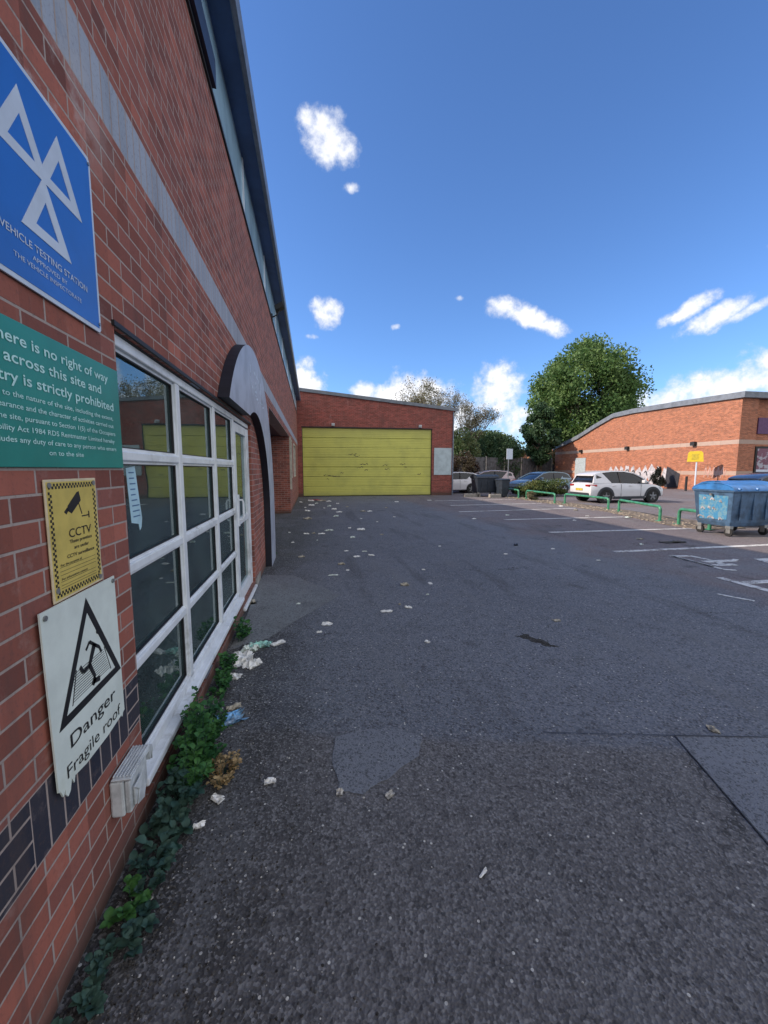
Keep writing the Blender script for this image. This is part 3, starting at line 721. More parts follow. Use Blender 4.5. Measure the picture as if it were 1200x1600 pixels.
for s_, h_, w_, y_, z_ in (('These premises', .012, .135, 1.54, 1.412), ('are under', .012, .09, 1.54, 1.390), ('CCTV surveillance', .012, .165, 1.535, 1.366), ('For the purpose of', .008, .12, 1.475, 1.345), ('For information contact', .008, .15, 1.49, 1.300)):
    text(s_, h_, w_, y_, z_, '+x', W + .0100, M['ink'], parent=CS, bold=.01)
m = MB()
for z_ in (1.337, 1.324, 1.312, 1.291, 1.279, 1.270): m.box(W + .0098, W + .0103, 1.412, 1.622, z_, z_ + .0012)
m.build('printed_rule', M['ink'], CS)
for (y, z) in ((1.39, 1.60), (1.645, 1.60), (1.39, 1.27), (1.645, 1.25)):
    m = MB(); m.tube([(W + .009, y, z), (W + .013, y, z)], .009, 10); m.build('screw', M['steel'], CS)

DS = thing('fragile_roof_sign', (-.78, 1.52, .64), 'pale sign with black triangle and falling figure, bottom edge broken, lowest on the wall', 'sign')
m = MB(); m.prism([(1.285, 1.232), (1.735, 1.228), (1.742, .66), (1.728, .655), (1.722, .64), (1.712, .652), (1.60, .640), (1.45, .640), (1.385, .650), (1.378, .630), (1.366, .655), (1.356, .622), (1.342, .612), (1.330, .628), (1.332, .645), (1.318, .630), (1.308, .655), (1.298, .66)][::-1], 'x', W + .012, W + .017)
m.build('sheet', M['sign_pale'], DS)
DX = W + .017
m = MB(); m.ring_hole([(1.325, .838), (1.735, .842), (1.525, 1.205)], [(1.368, .866), (1.690, .869), (1.525, 1.152)], 'x', DX, DX + .0008); m.build('warning_triangle', M['ink'], DS)
m = MB()
rs = random.Random(2)
for k in range(11):     # hatched roof slope
    u0 = 1.415 + .010 * k * .55; z_ = .888 + .0088 * k
    m.box(DX, DX + .0005, 1.405 + .002 * k, 1.648 - .0035 * k, z_, z_ + .0022)
m.prism([(1.40, .880), (1.405, .880), (1.44, .985), (1.435, .985)], 'x', DX, DX + .0006); m.prism([(1.655, .880), (1.660, .880), (1.622, .985), (1.618, .985)], 'x', DX, DX + .0006)
m.build('roof_hatching', M['ink'], DS)
m = MB()
def limb(a, b, w, w2=None):
    w2 = w if w2 is None else w2; d = Vector((b[0] - a[0], b[1] - a[1])).normalized(); n = Vector((-d.y, d.x))
    m.prism([(a[0] - n.x * w, a[1] - n.y * w), (b[0] - n.x * w2, b[1] - n.y * w2), (b[0] + n.x * w2, b[1] + n.y * w2), (a[0] + n.x * w, a[1] + n.y * w)], 'x', DX + .0008, DX + .0016)
limb((1.555, 1.025), (1.515, .965), .013, .009); limb((1.515, .965), (1.545, .905), .009, .007); limb((1.545, .905), (1.525, .885), .012, .009); limb((1.515, .965), (1.475, .958), .009, .006); limb((1.475, .958), (1.458, .985), .007)
limb((1.555, 1.022), (1.525, 1.045), .006); limb((1.525, 1.045), (1.500, 1.025), .005); limb((1.555, 1.022), (1.585, 1.0), .006); limb((1.585, 1.0), (1.598, .975), .005)
m.prism([(1.583 + .011 * math.cos(t), 1.062 + .011 * math.sin(t)) for t in [k * math.pi / 5 for k in range(10)]], 'x', DX + .0008, DX + .0016)
limb((1.53, .895), (1.575, .885), .009); 
m.build('falling_figure', M['ink'], DS)
text('Danger', .048, .30, 1.525, .775, '+x', DX, M['ink'], parent=DS, bold=.004)
text('Fragile roof', .044, .36, 1.525, .690, '+x', DX, M['ink'], parent=DS)
for (y, z) in ((1.305, 1.212), (1.718, 1.212)):
    m = MB(); m.tube([(DX, y, z), (DX + .005, y, z)], .0085, 10); m.build('screw', M['steel'], DS)

# broken socket box
SB = thing('broken_socket_box', (-.75, 1.7, .3), 'weathered grey outdoor socket box with a broken flap low on the brick wall', 'socket box')
m = MB(); m.box(W + .001, W + .050, 1.61, 1.79, .285, .435); m.build('back_box', M['grey_plastic'], SB, bevel=.008)
m = MB(); m.box(W + .051, W + .072, 1.618, 1.782, .292, .428); m.box(W + .0725, W + .084, 1.635, 1.70, .31, .39); m.build('socket_plate', M['grey_plastic'], SB, bevel=.006)
m = MB()
m.prism([(1.605, .447), (1.80, .452), (1.822, .44), (1.832, .40), (1.824, .41), (1.818, .375), (1.808, .42), (1.796, .385), (1.79, .432), (1.61, .437)], 'x', W + .01, W + .082)
for k in range(6): m.box(W + .014 + .012 * k, W + .018 + .012 * k, 1.615, 1.80, .45 , .458)
m.prism([(1.62, .40), (1.66, .36), (1.64, .31), (1.70, .29), (1.72, .33), (1.70, .41)], 'x', W + .085, W + .089)
m.build('broken_flap', M['grey_plastic'], SB, bevel=.003)

# paper notice on the glass and a blue container inside
o = MB(); 
o.prism([(2.10, 1.655), (2.20, 1.665), (2.235, 1.47), (2.25, 1.40), (2.235, 1.355), (2.215, 1.34), (2.205, 1.375), (2.125, 1.39)], 'x', -.8655, -.8645)
nt = thing('window_notice', (-.865, 2.15, 1.36), 'narrow pale blue paper notice taped to the upper left window pane', 'notice')
o.build('paper', M['notice'], nt)
o = MB(); rs = random.Random(4)
for k in range(9):
    z_ = 1.63 - k * .027
    o.box(-.8645, -.8640, 2.125 + .006 * k * .5, 2.125 + .006 * k * .5 + rs.uniform(.05, .085), z_, z_ + .006)
o.build('handwriting', plain('blue_ink', (.06, .15, .3), .6), nt)
bc = thing('indoor_bin', (-1.22, 3.25, .06), 'blue plastic bin standing inside behind the left window bay', 'bin')
m = MB(); m.loft([[(x * s_ - 1.22, y * s_ + 3.25, z) for x, y in ((-.25, -.3), (.25, -.3), (.3, 0), (.25, .3), (-.25, .3), (-.3, 0))] for s_, z in ((.78, .06), (.92, .6), (1.0, 1.0))]); m.build('tub', plain('indoor_blue', (.03, .16, .55), .35, var=.2), bc, smooth=True)
m = MB(); m.loft([[(x * s_ - 1.22, y * s_ + 3.25, z) for x, y in ((-.25, -.3), (.25, -.3), (.3, 0), (.25, .3), (-.25, .3), (-.3, 0))] for s_, z in ((1.06, 1.0), (1.06, 1.03), (.7, 1.09))]); m.build('lid', plain('indoor_blue_lid', (.04, .14, .42), .35), bc)

# ---------------------------------------------------------------- workshop closing the yard
WS = thing('workshop', (4, 24.6, 0), 'low red brick workshop with sloping roof and wide yellow door', 'workshop')
m = MB()
YF = 24.6
wall_grid(m, 'y', YF, YF + .3, [W, -.53, 7.43, 8.85], [-.1, 4.1, 5.2], lambda u, v: -.53 < u < 7.43 and v < 4.1)
m.prism([(W, 5.2), (8.85, 5.2), (8.85, 5.28), (W, 6.2)], 'y', YF, YF + .3)
m.prism([(YF + .3, -.1), (YF + 11, -.1), (YF + 11, 5.2), (YF + .3, 5.2)], 'x', 8.55, 8.85)
m.box(W, 8.55, YF + 10.7, YF + 11, -.1, 5.2)
m.build('wall', M['brick_workshop'], WS)
m = MB(); sl = (6.2 - 5.28) / (8.85 - W)
def rz_(x): return 6.2 - sl * (x - W)
m.prism([(W - .4, rz_(W - .4)), (9.05, rz_(9.05)), (9.05, rz_(9.05) + .12), (W - .4, rz_(W - .4) + .12)], 'y', YF - .02, YF + 11.2); m.build('roof', M['roof'], WS)
m = MB(); m.prism([(W + .01, rz_(W) - .02), (9.10, rz_(9.10) - .02), (9.10, rz_(9.10) + .17), (W + .01, rz_(W) + .17)], 'y', YF - .10, YF - .022); m.build('fascia', M['fascia'], WS)
# sectional door: separate horizontal boards
dd = MB(); n = 7; hh = 4.06 / n
for k in range(n):
    z0 = .04 + k * hh
    dd.prism([(YF + .10, z0 + .006), (YF + .088, z0 + .02), (YF + .088, z0 + hh - .025), (YF + .10, z0 + hh - .008), (YF + .13, z0 + hh - .008), (YF + .13, z0 + .006)], 'x', -.50, 7.40)
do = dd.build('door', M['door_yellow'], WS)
dd = MB(); dd.box(-.528, 7.428, YF + .13, YF + .18, 0, 4.1); dd.build('door_backing', M['black'], WS)
dd = MB(); dd.box(-.53, -.50, YF + .02, YF + .129, 0, 4.1); dd.box(7.40, 7.43, YF + .02, YF + .129, 0, 4.1); dd.box(-.55, 7.45, YF - .02, YF + .12, 4.102, 4.16); dd.build('door_frame', M['black'], WS)
dd = MB(); rs = random.Random(9)
for (x, z, w_) in ((2.2, 2.55, .5), (2.55, 2.45, .35), (1.0, 1.25, .7), (.7, 1.3, .3), (4.3, 1.9, .35), (4.45, 1.65, .3), (5.4, 1.95, .35), (5.65, 1.8, .2), (2.9, 1.95, .5), (2.7, 1.75, .4), (6.5, 1.35, .25), (.9, 1.05, .12), (3.2, 1.62, .2), (1.7, 1.42, .2)):
    pts = []
    for k in range(7):
        pts.append((x + w_ * k / 6, z + rs.uniform(-.05, .05)))
    for (p, q) in zip(pts[:-1], pts[1:]):
        t_ = rs.uniform(.008, .028); dd.prism([(p[0], p[1] - t_), (q[0], q[1] - t_), (q[0], q[1] + t_), (p[0], p[1] + t_)], 'y', YF + .084, YF + .087)
dd.build('peeled_paint', plain('rusty_scar', (.09, .085, .05), .8, scale=20), do, off=WS.location)
m = MB(); m.box(7.58, 8.72, YF - .03, YF - .002, 1.29, 2.97); m.build('white_board', M['white_panel'], WS)
for x in (1.3, 6.65):
    m = MB(); m.box(x - .09, x + .09, YF - .12, YF - .002, 4.2, 4.36); m.tube([(x, YF - .12, 4.28), (x, YF - .2, 4.25)], .06, 10); m.build('wall_lamp', M['grey_plastic'], WS)
m = MB(); m.tube([(8.80, YF - .05, 5.2), (8.80, YF - .05, .0)], .04, 8); m.build('downpipe', M['gutter'], WS)

# ---------------------------------------------------------------- orange brick building on the right
RB = thing('shop_building', (36, 30, 0), 'sunlit orange brick building with curved sloping roof at the right', 'building')
prof = [(24.2, 6.66), (29.35, 6.80), (34.0, 6.88), (36.6, 6.78), (39.2, 6.0), (41.9, 5.08), (44.2, 4.5), (46.3, 4.12)]
m = MB(); m.prism([(24.2, -.1)] + [(46.3, -.1)] + prof[::-1], 'x', 30, 30.3)
m.box(30.3, 31.4, 24.2, 24.5, -.1, 6.64); m.box(31.4, 60, 24.55, 24.85, -.1, 6.64); m.box(30.3, 60, 46.0, 46.3, -.1, 4.1)
m.build('wall', M['brick_far'], RB)
m = MB(); top = [(y, z + .42) for y, z in prof]; lo = [(y, z + .002) for y, z in prof]
m.prism([(23.95, 6.65)] + lo[1:] + [(46.7, 4.0), (46.7, 4.35)] + top[::-1][:-1] + [(23.95, 7.06)], 'x', 29.82, 60); m.build('roof', M['fascia'], RB)
m = MB(); m.box(29.96, 29.998, 40.5, 42.3, .0, 2.9); m.build('side_door', M['door_grey'], RB)
for y in (27.6, 34.5, 41.3):
    m = MB(); m.box(29.75, 29.998, y - .18, y + .18, 3.55, 3.8); m.prism([(29.72, 3.5), (29.98, 3.5), (29.98, 3.82), (29.85, 3.82)], 'y', y - .15, y + .15); m.build('wall_lamp', M['black'], RB)
m = MB(); m.box(31.9, 40, 24.47, 24.545, 4.2, 5.35); m.build('purple_sign', M['purple'], RB)
m = MB(); m.box(31.9, 36, 24.48, 24.545, 1.3, 3.3); m.build('window_frame', M['black'], RB)
m = MB(); m.box(32.05, 35.8, 24.465, 24.478, 1.45, 3.15); m.build('poster', M['poster'], RB)
m = MB(); m.box(32.05, 35.8, 24.455, 24.464, 1.45, 1.62); m.build('poster_strip', M['sign_white'], RB)
# graffiti on the long wall: rounded strokes
gw, gb = MB(), MB(); rs = random.Random(21)
def stroke(mb, pts, w, x0=29.985, x1=29.99):
    for a, b in zip(pts[:-1], pts[1:]):
        d = Vector((b[0] - a[0], b[1] - a[1]));
        if d.length < 1e-4: continue
        d.normalize(); n = Vector((-d.y, d.x)) * w
        mb.prism([(a[0] - n.x - d.x * w * .5, a[1] - n.y - d.y * w * .5), (b[0] - n.x + d.x * w * .5, b[1] - n.y + d.y * w * .5), (b[0] + n.x, b[1] + n.y), (a[0] + n.x, a[1] + n.y)], 'x', x0, x1)
for k in range(10):
    cy = 36.6 - k * .72; zc_ = 1.05 + rs.uniform(-.08, .1); ry_, rz_2 = rs.uniform(.30, .42), rs.uniform(.62, .95)
    gw.prism([(cy + ry_ * (1 + .25 * math.sin(3 * t_ + k)) * math.cos(t_), zc_ + rz_2 * (1 + .15 * math.cos(4 * t_ + k)) * math.sin(t_)) for t_ in [i_ * math.pi / 9 for i_ in range(18)]], 'x', 29.984 + .0004 * k, 29.990)
    for q in range(3):
        st = rs.uniform(0, 6); stroke(gb, [(cy + .22 * math.cos(st + t_), zc_ - .1 + rz_2 * .6 * math.sin(st * .7 + t_)) for t_ in [i_ * .6 for i_ in range(4)]], .045, 29.978 - .0006 * q, 29.984)
for k in range(4):
    y = 29.9 - k * .3; stroke(gb, [(y, .15), (y - .12, 1.75 - .15 * k)], .2, 29.979 + .0004 * k, 29.990)
gw.build('graffiti', M['graffiti_white'], RB); gb.build('graffiti_outline', M['graffiti_black'], RB)
gr = MB()
for k in range(5):
    y = 26.6 - k * .33; stroke(gr, [(y, 1.0), (y - .1, 1.9), (y - .25, 1.1), (y - .35, 1.6)], .03)
gr.build('graffiti', plain('faded_pink_paint', (.50, .30, .25), .7), RB)

# ---------------------------------------------------------------- neighbouring house, fence
HS = thing('far_house', (33, 62, 0), 'small house with a sunlit orange roof glimpsed behind the fence', 'house')
m = MB(); m.box(37, 43, 60, 68, 0, 3.6); m.build('wall', M['brick_far'], HS)
m = MB(); m.prism([(36.6, 3.5), (43.4, 3.5), (40.0, 6.0)], 'y', 59.6, 68.4); m.build('roof', plain('orange_tiles', (.42, .17, .08), .8), HS)
m = MB(); m.box(38.2, 40.2, 59.96, 59.998, 1.2, 2.6); m.build('window', M['car_glass'], HS)

def fence(x0, y0, x1, y1, z, label):
    L = math.hypot(x1 - x0, y1 - y0); t = thing('timber_fence', (x0, y0, 0), label, 'fence'); t['_base'] = 1
    n = int(L / .15); b = MB(); rs = random.Random(int(L * 10))
    dx, dy = (x1 - x0) / L, (y1 - y0) / L
    for k in range(n):
        a = k * .15; c_ = a + .14; zz = z + rs.uniform(-.02, .02); o_ = .02 * (k % 2)
        p = [(a * dx - o_ * dy, a * dy + o_ * dx), (c_ * dx - o_ * dy, c_ * dy + o_ * dx), (c_ * dx - (o_ + .02) * dy, c_ * dy + (o_ + .02) * dx), (a * dx - (o_ + .02) * dy, a * dy + (o_ + .02) * dx)]
        b.prism(p, 'z', .05, zz)
    b.build('boards', M['timber'], t, off=(0, 0, 0))
    for k in range(int(L / 3) + 1):
        q = MB(); a = k * 3.; q.box(a * dx - .06, a * dx + .06, a * dy - .16, a * dy - .03, 0, z + .12); q.build('post', M['concrete'], t, off=(0, 0, 0))
    return t
fence(13.5, 40, 30.2, 47.2, 2.95, 'weathered grey board fence running behind the parked cars to the orange building')

# ---------------------------------------------------------------- trees
def leaves_object(name, pts, size, mat, parent, rs, off):
    n = len(pts); P = np.array(pts); rng = np.random.default_rng(rs)
    a = rng.normal(size=(n, 3)); a /= np.linalg.norm(a, axis=1, keepdims=True)
    b = rng.normal(size=(n, 3)); b -= (b * a).sum(1, keepdims=True) * a; b /= np.linalg.norm(b, axis=1, keepdims=True)
    s = size * rng.uniform(.6, 1.3, (n, 1)); v = np.empty((n, 4, 3))
    v[:, 0] = P - a * s; v[:, 1] = P - b * s * .55; v[:, 2] = P + a * s; v[:, 3] = P + b * s * .55
    v = v.reshape(-1, 3) - np.array(off)
    me = bpy.data.meshes.new(name); me.from_pydata(v.tolist(), [], np.arange(4 * n).reshape(-1, 4).tolist()); me.materials.append(mat)
    o = bpy.data.objects.new(name, me); col.objects.link(o); o.parent = parent; return o
def grow(mb, p, d, L, r, depth, rs, tips, spread=.6, n=3, droop=0., minr=.012):
    pts = [p]; q = p.copy(); dd = d.copy()
    for k in range(3):
        dd = (dd + Vector((rs.uniform(-1, 1), rs.uniform(-1, 1), rs.uniform(-.5, 1))) * .16 + Vector((0, 0, -droop))).normalized(); q = q + dd * L / 3; pts.append(q.copy())
    r1 = max(minr, r * .62); mb.tube(pts, [r, r * .87, r * .75, r1], 6 if depth > 1 else 4, caps=False)
    tips += [pts[2].copy(), pts[3].copy()]
    if depth <= 0: return
    for k in range(n):
        ax = Vector((rs.uniform(-1, 1), rs.uniform(-1, 1), rs.uniform(-.3, .8))).normalized()
        nd = (dd + ax * spread).normalized(); st = pts[2] if k == 0 else pts[3]
        grow(mb, st, nd, L * rs.uniform(.62, .85), r1 * rs.uniform(.7, .95), depth - 1, rs, tips, spread, n, droop, minr)
def crown_tree(name, base, h, rx, rz, cz, label, mat, nleaf, size, seed, lumps=40, trunk_r=.4, group=None, squash_low=.35, shell=.45):
    t = thing(name, base, label, 'tree', group); rs = random.Random(seed); rng = np.random.default_rng(seed)
    mb = MB(); tips = []
    grow(mb, Vector((0, 0, 0)), Vector((0, 0, 1)), cz * .42, trunk_r, 4, rs, [], .8, 3)
    mb.build('trunk', M['bark'], t, off=(0, 0, 0), smooth=False)
    pts = []
    lc = []
    for k in range(lumps):
        u = rng.normal(size=3); u /= np.linalg.norm(u); q = rng.uniform(.5, 1) ** .5
        z = u[2]
        fx = 1.0 if z > -.2 else 1.0 - squash_low * (-z - .2)
        lc.append((u[0] * rx * .80 * q * fx, u[1] * rx * .80 * q * fx, cz + z * rz * .80 * q))
    lr = [rng.uniform(.20, .34) * rx for _ in lc]
    per = nleaf // lumps
    for c_, r_ in zip(lc, lr):
        u = rng.normal(size=(per, 3)); u /= np.linalg.norm(u, axis=1, keepdims=True)
        q = rng.uniform(shell, 1.05, (per, 1))
        p = np.array(c_) + u * q * r_ * np.array([1, 1, .75]); pts.append(p)
    P = np.concatenate(pts) + np.array(base)
    leaves_object('crown', P, size, mat, t, seed, base)
    return t
crown_tree('broadleaf_tree', (36.2, 50, 0), 19.5, 7.6, 8.8, 11.0, 'large rounded green tree rising behind the orange brick building', M['leaf_tree'], 56000, .20, 3, 140, .55, shell=.35)
crown_tree('ivy_covered_tree', (27.2, 45, 0), 10, 2.4, 4.6, 5.6, 'dark ivy-covered tree left of the large rounded tree', M['leaf_ivy'], 14000, .16, 5, 50, .3)
def bare_tree(base, h, seed, label, depth=5, nbud=2500, spread=.55, group=None, mat='leaf_bud', bs=.09, r=.22):
    t = thing('bare_tree', base, label, 'tree', group); rs = random.Random(seed); mb = MB(); tips = []
    grow(mb, Vector((0, 0, 0)), Vector((0, 0, 1)), h * .30, r, depth, rs, tips, spread, 3, 0., .016)
    mb.build('trunk', M['bark'], t, off=(0, 0, 0))
    rng = np.random.default_rng(seed); T = np.array([list(q) for q in tips if q.z > h * .3])
    P = T[rng.integers(0, len(T), nbud)] + rng.normal(size=(nbud, 3)) * .28
    leaves_object('crown', P + np.array(base), bs, M[mat], t, seed, base); return t
bare_tree((12.6, 46, 0), 12.6, 11, 'tall bare tree with pale buds rising over the workshop roof', 5, 6000, .62)
bare_tree((19.2, 47, 0), 11.0, 12, 'leafless branching tree between the bare tree and the ivy-covered tree', 5, 3500, .62)
bare_tree((15.5, 52, 0), 13, 15, 'furthest budding tree behind the fence, its crown above the bushes', 5, 6500, .6)
def bush(name, c, rx, ry, rz, label, mat, n, size, seed, cat='bush', group=None):
    t = thing(name, (c[0], c[1], 0), label, cat, group); rng = np.random.default_rng(seed); rs = random.Random(seed)
    mb = MB()
    for k in range(6): 
        a = rs.uniform(0, 6.28); mb.tube([(0, 0, 0), (math.cos(a) * rx * .3, math.sin(a) * ry * .3, c[2] * .6), (math.cos(a) * rx * .6, math.sin(a) * ry * .6, c[2] + rz * .3)], [.06, .04, .02], 5)
    mb.build('stem', M['bark'], t, off=(0, 0, 0))
    L = max(8, n // 350); pts = []
    for k in range(L):
        u = rng.normal(size=3); u /= np.linalg.norm(u); cc_ = np.array([u[0] * rx, u[1] * ry, u[2] * rz]) * .7 + np.array([c[0], c[1], c[2]])
        v = rng.normal(size=(n // L, 3)); v /= np.linalg.norm(v, axis=1, keepdims=True); v *= rng.uniform(.5, 1.05, (n // L, 1)) * np.array([rx, ry, rz]) * rng.uniform(.28, .45)
        pts.append(cc_ + v)
    P = np.concatenate(pts); P[:, 2] = np.maximum(P[:, 2], .03)
    leaves_object('foliage', P, size, mat, t, seed, (c[0], c[1], 0)); return t
bush('tall_bush', (16.4, 43.5, 3.0), 2.4, 1.6, 3.0, 'tall green bush directly behind the workshop corner', M['leaf_bush'], 9000, .13, 31)
bush('dark_bush', (21.6, 44.6, 3.0), 3.0, 1.6, 2.9, 'dark green bush above the fence below the leafless tree', M['leaf_ivy'], 10000, .13, 32)
bush('brown_bush', (14.2, 36.5, 1.6), 1.5, 1.4, 1.7, 'reddish brown shrub in front of the left end of the fence', leaf_mat('leaf_brown', (.055, .032, .022), (.07, .06, .03), .15, .8), 6000, .09, 33)
bush('pale_bush', (30.5, 50.5, 3.2), 2.6, 1.6, 2.6, 'pale yellow-green bush beside the orange building roof end', M['leaf_bud'], 6000, .14, 34)
bush('backdrop_tree', (27, 68, 4.5), 12, 3, 4.0, 'distant line of trees seen through the gaps behind the fence', M['leaf_bush'], 14000, .3, 36, 'trees')
bush('low_hedge', (14.1, 22.6, .58), 1.9, .8, .55, 'low sunlit green hedge between the parked cars and the green hoops', M['leaf_hedge'], 9000, .05, 37, 'hedge')
bush('low_shrub', (12.6, 21.9, .42), .9, .6, .42, 'small pale shrub at the left end of the hedge beside the hoops', M['leaf_hedge'], 3500, .045, 38, 'shrub')
bush('white_weed_clump', (11.6, 19.9, .22), .45, .4, .25, 'pale weed clump under the green hoops', M['leaf_bud'], 1500, .04, 39, 'weed')

# ---------------------------------------------------------------- cars
def wheel(parent, x, y, r, side, base):
    m = MB(); n = 28
    def ring(rad, yy): return [(x + rad * math.cos(2 * math.pi * k / n), yy, r + rad * math.sin(2 * math.pi * k / n)) for k in range(n)]
    yo = y + side * .03
    m.loft([ring(r * .6, yo), ring(r * .93, yo), ring(r, yo - side * .03), ring(r, yo - side * .20), ring(r * .9, yo - side * .23)], caps=True)
    w = m.build('wheel', M['tyre'], parent, off=(0, 0, 0), smooth=True)
    m = MB()
    m.loft([ring(r * .62, yo + side * .004), ring(r * .56, yo - side * .012)], caps=False)
    for k in range(5):
        a = 2 * math.pi * k / 5 + .3
        c_, s_ = math.cos(a), math.sin(a); w_ = .045
        p = [(x + c_ * .03 - s_ * w_, r + s_ * .03 + c_ * w_), (x + c_ * r * .6 - s_ * w_ * .6, r + s_ * r * .6 + c_ * w_ * .6), (x + c_ * r * .6 + s_ * w_ * .6, r + s_ * r * .6 - c_ * w_ * .6), (x + c_ * .03 + s_ * w_, r + s_ * .03 - c_ * w_)]
        m.prism(p, 'y', min(yo, yo + side * .008), max(yo, yo + side * .008))
    m.loft([ring(.07, yo + side * .01), ring(.05, yo + side * .014)])
    o = m.build('rim', M['rim'], w, off=(0, 0, 0))
def car(name, loc, rz, label, paint, L=4.2, Wd=1.8, H=1.57, wr=.33, belt=1.0, hood=1.0, clad=True, rear_lo=.62, xr=.8, xf=3.4):
    """nose towards +x in its own frame; origin at the rear bumper, centre line y=0"""
    t = thing(name, loc, label, 'car', None, rz); t['_base'] = 1
    hw = Wd / 2
    # stations: x, half width, bottom, shoulder height
    st = [(0.0, .80, .42, .80), (.05, .90, .32, .93), (.25, .97, .26, belt), (.8, 1.0, .22, belt), (1.6, 1.0, .20, belt - .01), (2.6, 1.0, .20, belt - .04), (3.0, 1.0, .20, belt - .05),
          (3.4, .985, .22, hood - .07), (3.75, .95, .24, hood - .13), (L - .10, .86, .28, hood - .24), (L - .02, .74, .34, .66), (L, .64, .42, .58)]
    rings = []
    for (x, w, zb, zs) in st:
        w *= hw
        half = [(.80 * w, zb), (.97 * w, zb + .07), (w, zb + (zs - zb) * .42), (.985 * w, zs - .14), (.93 * w, zs - .03), (.78 * w, zs + .012), (.4 * w, zs + .035)]
        rings.append([(x, y, z) for y, z in half] + [(x, -y, z) for y, z in half[::-1]])
    m = MB(); m.loft(rings); body = m.build('body', paint, t, off=(0, 0, 0), smooth=True)
    # greenhouse
    g = MB(); gst = [(.16, .80, belt - .02, belt + .01), (.36, .80, belt - .03, H - .20), (.62, .80, belt - .03, H - .09), (1.2, .80, belt - .03, H - .03), (1.9, .80, belt - .04, H - .03), (2.35, .80, belt - .05, H - .11), (2.75, .80, belt - .05, H - .29), (3.22, .80, belt - .06, belt - .01)]
    rr = []
    for (x, w, z0, z1) in gst:
        w *= hw; k_ = .84 - .14 * (z1 - z0) / .6; tw = hw * (.91 - .19 * (z1 - z0) / .55)
        rr.append([(x, hw * .915, z0), (x, (hw * .9 + tw) / 2, (z0 + z1) / 2 + .03), (x, tw, z1 - .02), (x, tw * .8, z1), (x, -tw * .8, z1), (x, -tw, z1 - .02), (x, -(hw * .9 + tw) / 2, (z0 + z1) / 2 + .03), (x, -hw * .915, z0)])
    g.loft(rr); gh = g.build('windows', M['car_glass'], t, off=(0, 0, 0), smooth=True)
    # roof skin and pillars
    rf = MB(); rf_r = []
    for (x, z) in ((.20, H - .20), (.34, H - .13), (.62, H - .055), (1.2, H + .0), (1.9, H - .0), (2.36, H - .08), (2.45, H - .125)):
        tw = hw * .735; rf_r.append([(x, tw + .012, z - .05), (x, tw - .01, z - .01), (x, tw * .75, z + .012), (x, -tw * .75, z + .012), (x, -tw + .01, z - .01), (x, -tw - .012, z - .05)])
    rf.loft(rf_r); rf.build('roof', paint, t, off=(0, 0, 0), smooth=True)
    for s_ in (1, -1):
        pl = MB(); pl.tube([(2.36, s_ * hw * .74, H - .10), (2.78, s_ * hw * .82, H - .29), (3.24, s_ * hw * .90, belt - .03)], .035, 6); pl.build('front_pillar', paint, t, off=(0, 0, 0)); pl = MB()
        pl.loft([[(.30, s_ * hw * .75, H - .17), (.66, s_ * hw * .75, H - .09), (.66, s_ * hw * .735, H - .09), (.3, s_ * hw * .70, H - .17)], [(.12, s_ * hw * .93, belt - .03), (1.12, s_ * hw * .935, belt - .02), (1.12, s_ * hw * .90, belt - .02), (.12, s_ * hw * .86, belt - .03)]])
        pl.build('rear_pillar', paint, t, off=(0, 0, 0))
    pb = MB()
    for s_ in (1, -1): pb.tube([(1.58, s_ * hw * .745, H - .05), (1.62, s_ * hw * .93, belt - .02)], .035, 4)
    pb.build('door_pillar', M['black'], t, off=(0, 0, 0))
    if clad:
        c = MB()
        for s_ in (1, -1):
            for x in (xr, xf):
                n = 14; ro, ri = wr + .13, wr + .03
                o_ = [(x + ro * math.cos(math.pi * k / n), wr + ro * math.sin(math.pi * k / n)) for k in range(n + 1)]; i_ = [(x + ri * math.cos(math.pi * k / n), wr + ri * math.sin(math.pi * k / n)) for k in range(n + 1)]
                ya, yb = sorted((s_ * (hw - .06), s_ * (hw + .012)))
                for k in range(n): c.prism([o_[k], o_[k + 1], i_[k + 1], i_[k]], 'y', ya, yb)
            ya, yb = sorted((s_ * (hw - .06), s_ * (hw + .008)))
            c.box(xr + wr + .12, xf - wr - .12, ya, yb, .20, .33)
        c.box(-.02, .12, -hw * .78, hw * .78, .34, .50); c.box(L - .09, L + .01, -hw * .6, hw * .6, .34, .5)
        c.build('cladding', M['cladding'], t, off=(0, 0, 0))
    wa = MB()
    for s_ in (1, -1):
        for x in (xr, xf):
            n = 24; ya, yb = sorted((s_ * (hw - .22), s_ * (hw + .003)))
            wa.prism([(x + (wr + .035) * math.cos(2 * math.pi * k / n), wr + .01 + (wr + .035) * math.sin(2 * math.pi * k / n)) for k in range(n)], 'y', ya, yb)
    wa.build('wheel_arch', M['black'], t, off=(0, 0, 0))
    for s_ in (1, -1):
        for x in (xr, xf): wheel(t, x, s_ * (hw - .01), wr, s_, None)
    for s_ in (1, -1):
        b = MB(); b.loft([[(-.012, s_ * hw * .80, .80), (-.012, s_ * hw * .50, .82), (-.012, s_ * hw * .50, .90), (-.012, s_ * hw * .82, .91)], [(.30, s_ * hw * .995, .82), (.06, s_ * hw * .5, .83), (.1, s_ * hw * .5, .90), (.30, s_ * hw * .985, .90)]]); b.build('rear_light', M['lamp_red'], t, off=(0, 0, 0))
        b = MB(); b.loft([[(L - .01, s_ * hw * .62, .62), (L - .02, s_ * hw * .40, .63), (L - .03, s_ * hw * .40, .71), (L - .06, s_ * hw * .66, .74)], [(L - .32, s_ * hw * .95, .68), (L - .12, s_ * hw * .5, .66), (L - .14, s_ * hw * .5, .72), (L - .34, s_ * hw * .93, .78)]]); b.build('headlight', M['lamp_clear'], t, off=(0, 0, 0))
